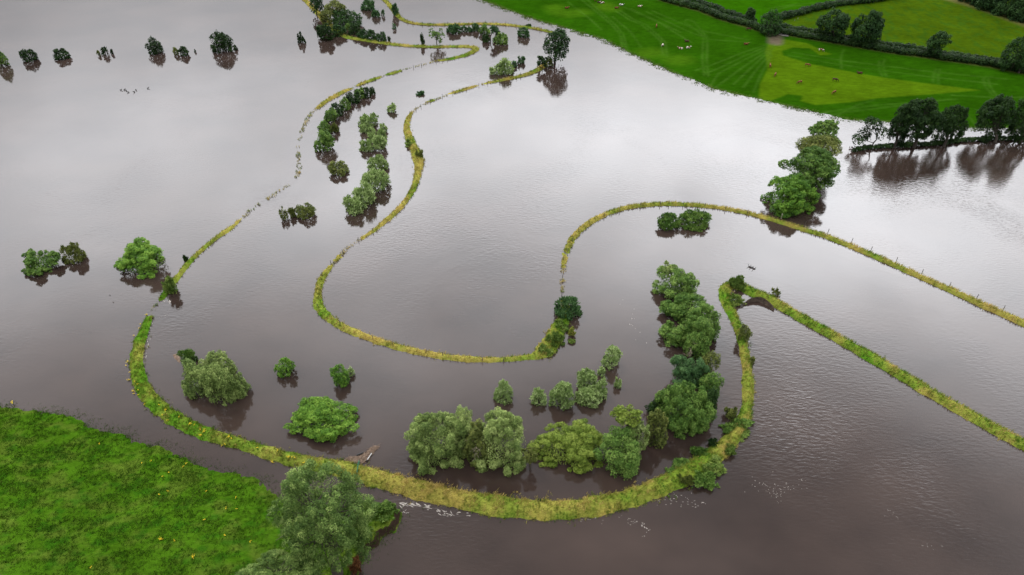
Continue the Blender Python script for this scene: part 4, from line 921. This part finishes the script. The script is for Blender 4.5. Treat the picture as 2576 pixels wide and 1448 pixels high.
hedge('dark scrub edge along the front of the top right wood', [(2415, -8), (2470, 14), (2530, 34), (2600, 62)], 3.0, 3.5, 37)
# ---------------------------------------------------------------- cattle
def skin_mesh(name, nodes, edges, mat, sub=1):
    me = bpy.data.meshes.new(name); me.from_pydata([n[0] for n in nodes], edges, []); me.update()
    o = bpy.data.objects.new(name + '_cage', me); C.objects.link(o)
    md = o.modifiers.new('skin', 'SKIN'); md.use_smooth_shade = True
    for v, n in zip(me.skin_vertices[0].data, nodes): r = n[1]; v.radius = r if isinstance(r, tuple) else (r, r)
    me.skin_vertices[0].data[0].use_root = True
    sb = o.modifiers.new('sub', 'SUBSURF'); sb.levels = sub; sb.render_levels = sub
    dg = bpy.context.evaluated_depsgraph_get(); res = bpy.data.meshes.new_from_object(o.evaluated_get(dg)); res.name = name
    bpy.data.objects.remove(o); bpy.data.meshes.remove(me); res.materials.clear(); res.materials.append(mat)
    for p in res.polygons: p.use_smooth = True
    return res
def cow_mesh(pose):
    z = 0.0 if pose != 'lying' else -.58
    nodes = [((-.05, 0, 1.12 + z), (.30, .33)), ((-.45, 0, 1.12 + z), (.27, .28)), ((.45, 0, 1.06 + z), (.37, .40)), ((.95, 0, 1.08 + z), (.34, .38)), ((1.22, 0, 1.14 + z), (.24, .30))]
    edges = [(0, 1), (0, 2), (2, 3), (3, 4)]
    def chain(start, pts):
        p = start
        for q in pts: nodes.append(q); edges.append((p, len(nodes) - 1)); p = len(nodes) - 1
        return p
    if pose == 'grazing': h = chain(4, [((1.52, 0, .95), (.15, .20)), ((1.80, 0, .62), (.12, .15)), ((1.90, 0, .36), (.11, .13)), ((1.98, 0, .10), (.075, .085))]); hd_ = (1.80, .62)
    elif pose == 'standing': h = chain(4, [((1.50, 0, 1.30), (.15, .19)), ((1.74, 0, 1.46), (.13, .14)), ((1.98, 0, 1.36), (.10, .11)), ((2.20, 0, 1.24), (.075, .08))]); hd_ = (1.74, 1.46)
    else: h = chain(4, [((1.46, 0, .78), (.15, .19)), ((1.66, 0, .95), (.13, .14)), ((1.90, 0, .86), (.10, .11)), ((2.10, 0, .76), (.075, .08))]); hd_ = (1.66, .95)
    hi = [i for i, n in enumerate(nodes) if abs(n[0][0] - hd_[0]) < .01 and abs(n[0][2] - hd_[1]) < .01][0]
    for s in (-1, 1):
        chain(hi, [((hd_[0] - .03, s * .17, hd_[1] + .06), .045), ((hd_[0] - .07, s * .30, hd_[1] + .05), .03)])
        if pose != 'lying':
            chain(3, [((1.02, s * .20, .78), .14), ((1.05, s * .21, .44), .075), ((1.03, s * .21, .22), .05), ((1.06, s * .21, .03), .065)])
            chain(1, [((-.40, s * .21, .84), .17), ((-.22, s * .22, .62), .10), ((-.48, s * .22, .44), .065), ((-.42, s * .22, .20), .05), ((-.40, s * .22, .03), .065)])
        else:
            chain(3, [((1.10, s * .26, .24), .12), ((1.38, s * .32, .10), .07), ((1.05, s * .36, .07), .05)])
            chain(1, [((-.30, s * .34, .26), .16), ((.10, s * .48, .12), .09), ((-.25, s * .52, .07), .055)])
    chain(1, [((-.66, 0, 1.18 + z), .05), ((-.74, 0, .80 + z * .7), .03), ((-.76, 0, max(.46 + z * .6, .08)), .045)])
    return skin_mesh('cow_' + pose, nodes, edges, M['brown_cow'])
COWM = {k: cow_mesh(k) for k in ('grazing', 'standing', 'lying')}
CG = 'cattle on the right hand pasture'
for px, py, pose, coat, yaw, lb in [
    (1424, 22, 'lying', 'brown_cow', 10, 'brown cow lying alone on the yellowish patch nearest the water'),
    (1497, 4, 'standing', 'brown_cow', 90, 'brown cow cut by the top edge, leftmost of the top group'),
    (1505, 8, 'lying', 'dark_cow', 5, 'dark brown cow lying, middle of the group at the top edge'),
    (1517, 9, 'lying', 'redwhite_cow', 190, 'brown and white cow lying, right of the group at the top edge'),
    (1549, 22, 'lying', 'brown_cow', 0, 'brown cow lying just left of the black and white one'),
    (1561, 14, 'lying', 'blackwhite_cow', -15, 'black and white cow lying near the top of the pasture'),
    (1607, 18, 'lying', 'palewhite_cow', -12, 'white and fawn cow lying near the top of the pasture'),
    (1651, 71, 'standing', 'brown_cow', 80, 'brown cow seen end on in the middle of the tracks'),
    (1667, 115, 'lying', 'redwhite_cow', 250, 'brown cow with white front lying left of the lying trio'),
    (1730, 106, 'lying', 'dark_cow', 175, 'dark brown cow, upper one of the lying trio'),
    (1714, 124, 'lying', 'palewhite_cow', 170, 'mostly white cow, lower left of the lying trio'),
    (1728, 122, 'lying', 'redwhite_cow', 0, 'brown and white cow, lower right of the lying trio'),
    (1885, 78, 'grazing', 'dark_cow', 175, 'dark red cow at the foot of the double hedge'),
    (1874, 113, 'lying', 'brown_cow', 0, 'brown cow lying between the trio and the gateway'),
    (1937, 171, 'standing', 'brown_cow', 80, 'brown cow seen end on at the left edge of the light strip'),
    (1950, 191, 'grazing', 'brown_cow', 240, 'brown cow with head turned away, second from left of the light strip'),
    (2013, 211, 'grazing', 'brown_cow', 200, 'chestnut cow grazing to the left low on the light strip'),
    (2028, 168, 'grazing', 'brown_cow', -15, 'brown cow grazing at the top of the light strip'),
    (2062, 130, 'grazing', 'redwhite_cow', -20, 'white and brown cow grazing between hedge and dark strip'),
    (2097, 205, 'grazing', 'dark_cow', -15, 'dark brown cow grazing to the right on the light strip'),
    (2165, 186, 'lying', 'dark_cow', 175, 'dark brown cow lying on the edge of the dark strip'),
    (2099, 236, 'grazing', 'brown_cow', 215, 'chestnut cow nearest the water on the light strip')]:
    p = place(px, py); o = obj('cow', COWM[pose], None, p); o.rotation_euler = (0, 0, R(yaw)); tag(o, lb, 'cow', CG)
    o.material_slots[0].link = 'OBJECT'; o.material_slots[0].material = M[coat]

# ---------------------------------------------------------------- fence posts
def post_mesh(h_, r_, mat, seed):
    rg = np.random.default_rng(seed); T = Tubes(7)
    T.add([(0, 0, -.5), (0, 0, h_ * .5), (*rg.normal(0, .02, 2), h_), (*rg.normal(0, .02, 2), h_ + .04)], [r_, r_, r_ * .95, r_ * .3]); return T.build('fence_post', M[mat])
PM = [post_mesh(1.25, .085, 'post', i) for i in range(3)]
def nearest_bank_z(p):
    best = (9, 0.0)
    for S, hj in BANKS.values():
        d = np.hypot(S[:, 0] - p[0], S[:, 1] - p[1]); i = int(d.argmin()); w_ = max(S[i, 2], .3)
        if d[i] < best[0]: best = (d[i], max(float(bank_z(np.array(d[i] / w_), w_, hj[i])), -.3) if d[i] < 1.5 * w_ else -.3)
    return best[1]
ORD = ['first', 'second', 'third', 'fourth', 'fifth', 'sixth', 'seventh', 'eighth', 'ninth', 'tenth', 'eleventh', 'twelfth', 'thirteenth', 'fourteenth', 'fifteenth', 'sixteenth', 'seventeenth', 'eighteenth', 'nineteenth', 'twentieth']
def posts(pts, where, grp, mesh=None):
    for i, (px, py) in enumerate(pts):
        z = .4
        for _ in range(4): p = on_z(px, py, z); z = .5 * z + .5 * max(nearest_bank_z(p), -.1)
        p = on_z(px, py, z); o = obj('fence_post', mesh or PM[i % 3], None, (p[0], p[1], max(z, -.1)))
        rr = random.Random(i * 7 + int(px)); o.rotation_euler = (R(rr.uniform(-4, 4)), R(rr.uniform(-4, 4)), rr.uniform(0, 6))
        tag(o, '%s thin dark fence post %s' % (ORD[i], where), 'fence post', grp)
posts([(644 + a / 4, b / 4) for a, b in [(1525, 215), (1578, 238), (1673, 248), (1790, 248), (1927, 245), (2053, 240), (2178, 238), (2310, 235), (2385, 235), (2513, 243)]] + [(1300, 66), (1357, 74), (1361, 75)], 'from the left on the far top bank', 'fence posts on the far bank')
posts([(1300, 193), (1310, 190)] + [(644 + a / 4, b / 4) for a, b in [(2450, 835), (2330, 850), (2242, 868), (2115, 905), (1980, 940), (1875, 978), (1750, 1025), (1660, 1078), (1610, 1105), (1550, 1150)]], 'from the lone tree down the inner bank', 'fence posts on the upper inner bank')
posts([(644 + a / 4, 362 + b / 4) for a, b in [(1178, 885), (1030, 975), (873, 1100), (755, 1210), (665, 1335)]] + [(644 + a / 4, 724.5 + b / 4) for a, b in [(625, 195), (850, 370), (1178, 520), (1372, 572), (1712, 655), (1880, 685), (2280, 738), (2490, 742)]], 'counting down and round the inner bend', 'fence posts round the inner bend')
posts([(1413, 745), (1415, 700), (1418, 655), (1428, 635), (1440, 608), (1455, 584), (1481, 562), (1520, 545), (1559, 531), (1612, 519), (1661, 516), (1683, 515), (1719, 516), (1773, 520), (1825, 527), (1880, 537)], 'from the drowned gap round the right loop', 'fence posts on the right loop')
posts([(1932 + a / 4, 362 + b / 4) for a, b in [(375, 815), (605, 890), (842, 985), (1037, 1070), (1292, 1180), (1550, 1300), (1826, 1430)]] + [(2457, 750), (2524, 779)], 'from the diagonal trees along the right bank', 'fence posts on the right bank')
posts([(1125, 149), (1112, 153), (1097, 157), (1060, 166), (1040, 171)], 'from the hairpin down the drowned bank', 'fence posts on the drowned bank')
p = on_z(1966, 548, .4); o = obj('gate_post', post_mesh(1.5, .2, 'pale_post', 5), None, (p[0], p[1], .3)); tag(o, 'stout pale wooden post on the bank below the diagonal trees', 'post')
p = on_z(1332, 1153, 0); o = obj('pole', post_mesh(3.2, .09, 'post', 8), None, p); tag(o, 'tall dark pole standing in water between the lower loop willows', 'pole')
for px, py, lb in ((1999, 53, 'white marker post beside the upper hedge, lower of two'), (2007, 49, 'white marker post beside the upper hedge, upper of two')):
    p = place(px, py); o = obj('marker_post', post_mesh(.7, .1, 'foam', 9), None, p); tag(o, lb, 'post', 'white marker posts by the gateway')

# ---------------------------------------------------------------- ragwort: stalks with flat yellow heads
def ragwort_parts(seed, n):
    rg = np.random.default_rng(seed); T = Tubes(4); V = []; F = []; base = 0
    for i in range(n):
        q = np.array((*rg.normal(0, .22, 2), rg.uniform(.55, .95))); T.add([(q[0] * .3, q[1] * .3, -.1), (q[0] * .6, q[1] * .6, q[2] * .6), q], [.03, .025, .015])
        for j in range(4):
            c = q + rg.normal(0, 1, 3) * (.09, .09, .03); k = 7; r_ = rg.uniform(.035, .07)
            ring = [c + (r_ * math.cos(a), r_ * math.sin(a), -.02) for a in np.arange(k) * 2 * math.pi / k]
            V += [c + (0, 0, .035)] + ring; F += [(base, base + 1 + m_, base + 1 + (m_ + 1) % k) for m_ in range(k)]; base += k + 1
    return T.build('stalks', M['stalk']), mesh_np('flower_heads', np.array(V), np.array(F), M['petal'])
RW = [ragwort_parts(1, 3), ragwort_parts(2, 6), ragwort_parts(3, 14)]
RWG = 'ragwort in flower'
def zz3(q): return [(a / 4, 724.5 + b / 4) for a, b in q]
BANKRW = [(p, 1, '') for p in zz3([(1470, 262), (1410, 358), (1395, 398), (1340, 475), (1278, 735), (1265, 775), (1305, 845), (1355, 948), (1290, 918), (1390, 983), (1395, 1034), (1390, 1074), (1335, 1030), (1340, 1058), (1450, 1168), (1610, 1192), (1675, 1245), (1635, 1285), (1685, 1338), (1810, 1318), (1920, 1388), (1965, 1393), (2020, 1442), (2065, 1444)])]
def z42(q): return [(a / 4, 1085.4 + b / 4) for a, b in q]
def z43(q): return [(644 + a / 4, 1085.4 + b / 4) for a, b in q]
BANKRW += [(p, 2, '') for p in z42([(2020, 45), (2060, 20)])] + [(p, 1, '') for p in z42([(2230, 135), (2260, 130), (2310, 78), (2340, 95)])] + [(p, 1, '') for p in z43([(25, 188), (225, 212), (335, 280), (370, 285), (400, 292), (490, 332), (160, 298), (710, 385), (720, 400), (745, 385)])]
prev = None
for i, (p_, kd, _) in enumerate(BANKRW):
    q = on_z(*p_, .5); z = nearest_bank_z(q); st_, fl_ = RW[kd if i % 4 else min(kd + 1, 2)]
    t = thing('ragwort_plant', (q[0], q[1], max(z, -.15)), '%s yellow flowered ragwort following the lower left flood bank downstream' % (ORD[i] if i < 20 else 'twenty ' + ORD[i - 20] if i < 29 else 'thirtieth' if i == 29 else 'thirty ' + ORD[i - 30] if i > 30 else 'thirty first'), 'flower', RWG, rz=i * 1.3)
    t.scale = (.6, .6, .6); obj('stalks', st_, t); obj('flower_heads', fl_, t)
FLD = [(x, y) for x, y in z42([(1003, 130), (1430, 318), (1842, 355), (1872, 330), (1640, 455), (1700, 412), (1600, 640), (1690, 608), (2080, 603), (2375, 665), (2270, 778), (2385, 785), (2060, 890), (1618, 1085), (1752, 1105), (2265, 1050), (1945, 1262), (912, 1370), (2520, 1115), (1525, 298)])] 
for i, p_ in enumerate(FLD):
    q = place(*p_, .3); st_, fl_ = RW[2 if i in (13, 16) else 1 if i % 3 == 0 else 0]
    t = thing('ragwort_plant', q, '%s yellow ragwort plant scattered in the lower left meadow, counted from the top' % ORD[i], 'flower', RWG, rz=i * 1.7)
    t.scale = (.6, .6, .6); obj('stalks', st_, t); obj('flower_heads', fl_, t)
q = place(34, 1018); t = thing('ragwort_plant', (q[0], q[1], 0), 'lone ragwort standing in the water at the left edge', 'flower', RWG); obj('stalks', RW[1][0], t); obj('flower_heads', RW[1][1], t)

# ---------------------------------------------------------------- drift, pipe, net, earth
def slab(px, z0, z1, rg, n=34, mat='drift'):
    """irregular matted sheet over a pixel outline, domed, with a thickness"""
    poly = np.array([on_z(*p, .05)[:2] for p in px]); lo, hi = poly.min(0), poly.max(0); gx = np.linspace(lo[0], hi[0], n); gy = np.linspace(lo[1], hi[1], n); A, B = np.meshgrid(gx, gy)
    P_ = np.column_stack([A.ravel(), B.ravel()]); s_ = seg_dist(P_, np.vstack([poly, poly[:1]])); s_ = np.where(inside(P_, poly), s_, -s_); i = np.arange(n * n).reshape(n, n)
    Q_ = np.stack([i[:-1, :-1], i[:-1, 1:], i[1:, 1:], i[1:, :-1]], -1).reshape(-1, 4); u_, Q_ = compact(P_, Q_, s_ > -.35)
    z = np.clip(s_[u_] * .5, -.3, z1) + rg.normal(0, .04, len(u_)); return mesh_np('drift', np.column_stack([P_[u_], z]), Q_, M[mat], smooth=False)
rg = np.random.default_rng(77)
t = thing('debris_raft', (0, 0, 0), 'raft of brown flood debris jammed against the lower bank', 'debris')
RAFT = [(858, 1160), (878, 1150), (894, 1148), (919, 1138), (932, 1126), (941, 1121), (955, 1123), (950, 1130), (938, 1141), (930, 1150), (922, 1164), (905, 1168), (884, 1166)]
obj('matted_straw', slab(RAFT, 0, .16, rg), t)
T = Tubes(5); poly = np.array([on_z(*p)[:2] for p in RAFT])
for i in range(260):
    c = poly.min(0) + rg.random(2) * (poly.max(0) - poly.min(0))
    if inside(c, poly)[0]:
        a = rg.normal(.7, .5); d = np.array((math.cos(a), math.sin(a), rg.normal(0, .04))) * rg.uniform(.3, 1.1); c3 = np.array((*c, .2)); T.add([c3 - d, c3 + d], [.035, .02])
obj('twigs', T.build('twigs', M['drift']), t)
T = Tubes(7); a, b = on_z(897, 1146, .3), on_z(914, 1139, .3); T.add([a, (a + b) / 2 + (0, 0, .05), b], [.18, .17, .13]); o = obj('drift_log', T.build('drift_log', M['pipe_dark'])); tag(o, 'dark drift log lying on the debris raft', 'log')
a, b = on_z(922, 1160, .3), on_z(935, 1141, .3); t = thing('pipe', a, 'white pipe with a dark end lying along the debris raft', 'pipe')
T = Tubes(9); T.add([(0, 0, 0), (b - a) * .5, b - a], [.11, .11, .11]); obj('pipe_wall', T.build('pipe_wall', M['pipe']), t)
T = Tubes(9); T.add([(a - b) * .07, (b - a) * .12], [.15, .15]); T.add([(a - b) * .07, (a - b) * .075], [.15, .01]); obj('pipe_end', T.build('pipe_end', M['pipe_dark']), t)
# green net across the bank
a, b = on_z(905, 1163, .5), on_z(899, 1196, .7); t = thing('net_fence', a, 'short green net fence crossing the bank beside the debris', 'fence'); T = Tubes(4); v = b - a
for i in range(9):
    q = v * i / 8; top = q + (0, 0, 1.05 if i % 4 == 0 else .95); bulge = .5 * math.sin(i / 8 * math.pi); q2 = q + (0, 0, bulge); top = top + (0, 0, bulge)
    T.add([q2 - (0, 0, .3), top], [.03, .03])
for zf in (.15, .4, .65, .9): T.add([v * i / 8 + (0, 0, zf + .5 * math.sin(i / 8 * math.pi)) for i in range(9)], [.03] * 9)
obj('net', T.build('net', M['net']), t); T = Tubes(6)
for i in (0, 4, 8): q = v * i / 8 + (0, 0, .5 * math.sin(i / 8 * math.pi)); T.add([q - (0, 0, .5), q + (0, 0, 1.25)], [.06, .055])
obj('post', T.build('post', M['post']), t)
t = thing('debris_raft', (0, 0, 0), 'small heap of brown drift caught on the little shrub', 'debris'); obj('matted_straw', slab([(434, 893), (444, 890), (452, 897), (456, 908), (450, 914), (441, 904)], 0, .25, rg, 14), t)
# collapsed earth face under the spur
def earth_face(px, h_, seed, label):
    rg = np.random.default_rng(seed); A = np.array([on_z(*p, .0) for p in px]); S = catmull(np.column_stack([A, np.zeros((len(A), 2))]), .35)[:, :3]; n = len(S); rows = 7; V = []
    for r_ in range(rows):
        f = r_ / (rows - 1); hd = unit(np.column_stack([S[:, 0], S[:, 1], np.zeros(n)])); env = np.sin(np.linspace(.12, math.pi - .12, n)) ** .5
        V.append(S + hd * (.55 * f + .12 * rg.normal(0, 1, (n, 1))) + np.column_stack([np.zeros((n, 2)), -.2 + f * h_ * env + rg.normal(0, .05, n)]))
    i = np.arange(rows * n).reshape(rows, n); Q_ = np.stack([i[:-1, :-1], i[:-1, 1:], i[1:, 1:], i[1:, :-1]], -1).reshape(-1, 4)
    o = obj('earth_face', mesh_np('earth_face', np.concatenate(V), Q_, M['scar'], smooth=True)); tag(o, label, kind='structure')
earth_face([(1866, 775), (1875, 768), (1890, 762), (1905, 761), (1920, 765), (1934, 774), (1947, 785)], 1.7, 5, 'bare brown earth where the spur has slumped')

# ---------------------------------------------------------------- birds
BD = skin_mesh('waterfowl', [((0, 0, .10), (.13, .10)), ((-.22, 0, .13), .06), ((.14, 0, .14), .09), ((.24, 0, .26), .045), ((.30, 0, .33), .06), ((.42, 0, .31), .022)], [(0, 1), (0, 2), (2, 3), (3, 4), (4, 5)], M['bird_dark'])
for i, (px, py) in enumerate([(304, 228), (313, 228), (318, 229.5), (323, 233.5), (338, 232.5), (342, 227.5), (372, 223.5)]):
    p = on_z(px, py); o = obj('waterfowl', BD, None, (p[0], p[1], 0)); o.scale = (1.9, 1.9, 1.9); o.rotation_euler = (0, 0, i * 1.1); tag(o, '%s dark waterbird from the left, tiny on the far left flood' % ORD[i], 'bird', 'waterbirds on the far left flood')
SW = skin_mesh('swan', [((0, 0, .22), (.27, .22)), ((-.45, 0, .32), .10), ((.32, 0, .24), .17), ((.48, 0, .50), .07), ((.52, 0, .80), .055), ((.62, 0, .90), .065), ((.78, 0, .85), .03)], [(0, 1), (0, 2), (2, 3), (3, 4), (4, 5), (5, 6)], M['bird_grey'])
for i, (px, py) in enumerate([(1886, 671.5), (1892, 673.5), (1898, 676)]):
    p = on_z(px, py); o = obj('waterfowl', SW, None, p); o.rotation_euler = (0, 0, 2.6 + i * .4); tag(o, '%s of three grey waterbirds above the tip of the spur' % ('leftmost', 'middle one', 'rightmost')[i], 'bird', 'grey waterbirds above the spur')
p = on_z(281, 753); FB = skin_mesh('bird', [((0, 0, 0), (.09, .07)), ((-.25, 0, 0), .04), ((.2, 0, .03), .05), ((.02, .3, .08), .035), ((-.05, .62, .02), .02), ((.02, -.3, .08), .035), ((-.05, -.62, .02), .02)], [(0, 1), (0, 2), (0, 3), (3, 4), (0, 5), (5, 6)], M['bird_dark'])
o = obj('bird', FB, None, (p[0], p[1], 1.2)); o.rotation_euler = (0, 0, .6); tag(o, 'single dark bird flying low over the flood at left', 'bird')

# ---------------------------------------------------------------- foam
rg = np.random.default_rng(9); FV = []; FF = []; nb = 0
def flake(c, ln, wd, ang):
    global nb
    k = 9; a = np.arange(k) * 2 * math.pi / k; r_ = rg.uniform(.55, 1.1, k); x = np.cos(a) * ln * r_; y = np.sin(a) * wd * r_
    X_ = c[0] + x * math.cos(ang) - y * math.sin(ang); Y_ = c[1] + x * math.sin(ang) + y * math.cos(ang)
    FV.append(np.vstack([np.column_stack([X_, Y_, np.full(k, .012)]), [[c[0], c[1], .03 + .25 * wd]]])); FF.extend([(nb + i, nb + (i + 1) % k, nb + k) for i in range(k)]); nb += k + 1
def streak(px, n, spread, ln=(.15, .5), wd=(.03, .09)):
    A = np.array([on_z(*p)[:2] for p in px])
    for i in range(int(n * .7)):
        j = rg.integers(0, len(A) - 1); f = rg.random(); c = A[j] * (1 - f) + A[j + 1] * f + rg.normal(0, spread, 2); d = A[j + 1] - A[j]
        flake(c, rg.uniform(*ln), rg.uniform(*wd), math.atan2(d[1], d[0]) + rg.normal(0, .35))
streak([(1004, 1270), (1030, 1268), (1065, 1275), (1095, 1283)], 46, .25, (.25, .8), (.05, .13)); streak([(1090, 1283), (1115, 1290), (1150, 1294), (1180, 1294)], 34, .35, (.2, .6), (.04, .1))
streak([(1006, 1290), (1020, 1290)], 10, .25)
streak([(1650, 1262), (1720, 1258), (1770, 1268)], 60, .8, (.08, .25), (.03, .07)); streak([(1560, 1290), (1580, 1312), (1610, 1320)], 26, .5, (.08, .25), (.03, .07))
streak([(1612, 1310), (1622, 1326), (1630, 1334), (1618, 1348)], 22, .25, (.08, .25), (.03, .08)); streak([(1450, 1308), (1520, 1306)], 18, .4, (.08, .25), (.03, .06))
streak([(1890, 1215), (1950, 1225), (2020, 1215)], 60, 1.0, (.06, .2), (.03, .06)); streak([(1930, 1235), (1970, 1250)], 30, .6, (.06, .22), (.03, .06)); streak([(2230, 1290), (2260, 1300)], 12, .6, (.06, .2), (.03, .05)); streak([(2330, 1372), (2360, 1382)], 9, .5, (.06, .2), (.03, .05))
streak([(1590, 790), (1600, 830), (1612, 870)], 14, 1.0, (.12, .35), (.03, .07)); streak([(1560, 760), (1590, 800)], 8, 1.0, (.1, .3), (.03, .06))
streak([(812, 680), (806, 740), (830, 780)], 0, .3)
streak([(420, 755), (432, 762)], 8, .4, (.3, .8), (.06, .15)); streak([(385, 800), (372, 850), (370, 900)], 16, .25, (.2, .6), (.04, .1)); streak([(395, 790), (450, 785)], 10, 1.2, (.2, .7), (.02, .05))
o = obj('foam', mesh_np('foam', np.concatenate(FV), np.array(FF), M['foam'])); tag(o, 'white flecks and curls of foam drifting on the brown water', 'foam', kind='stuff')
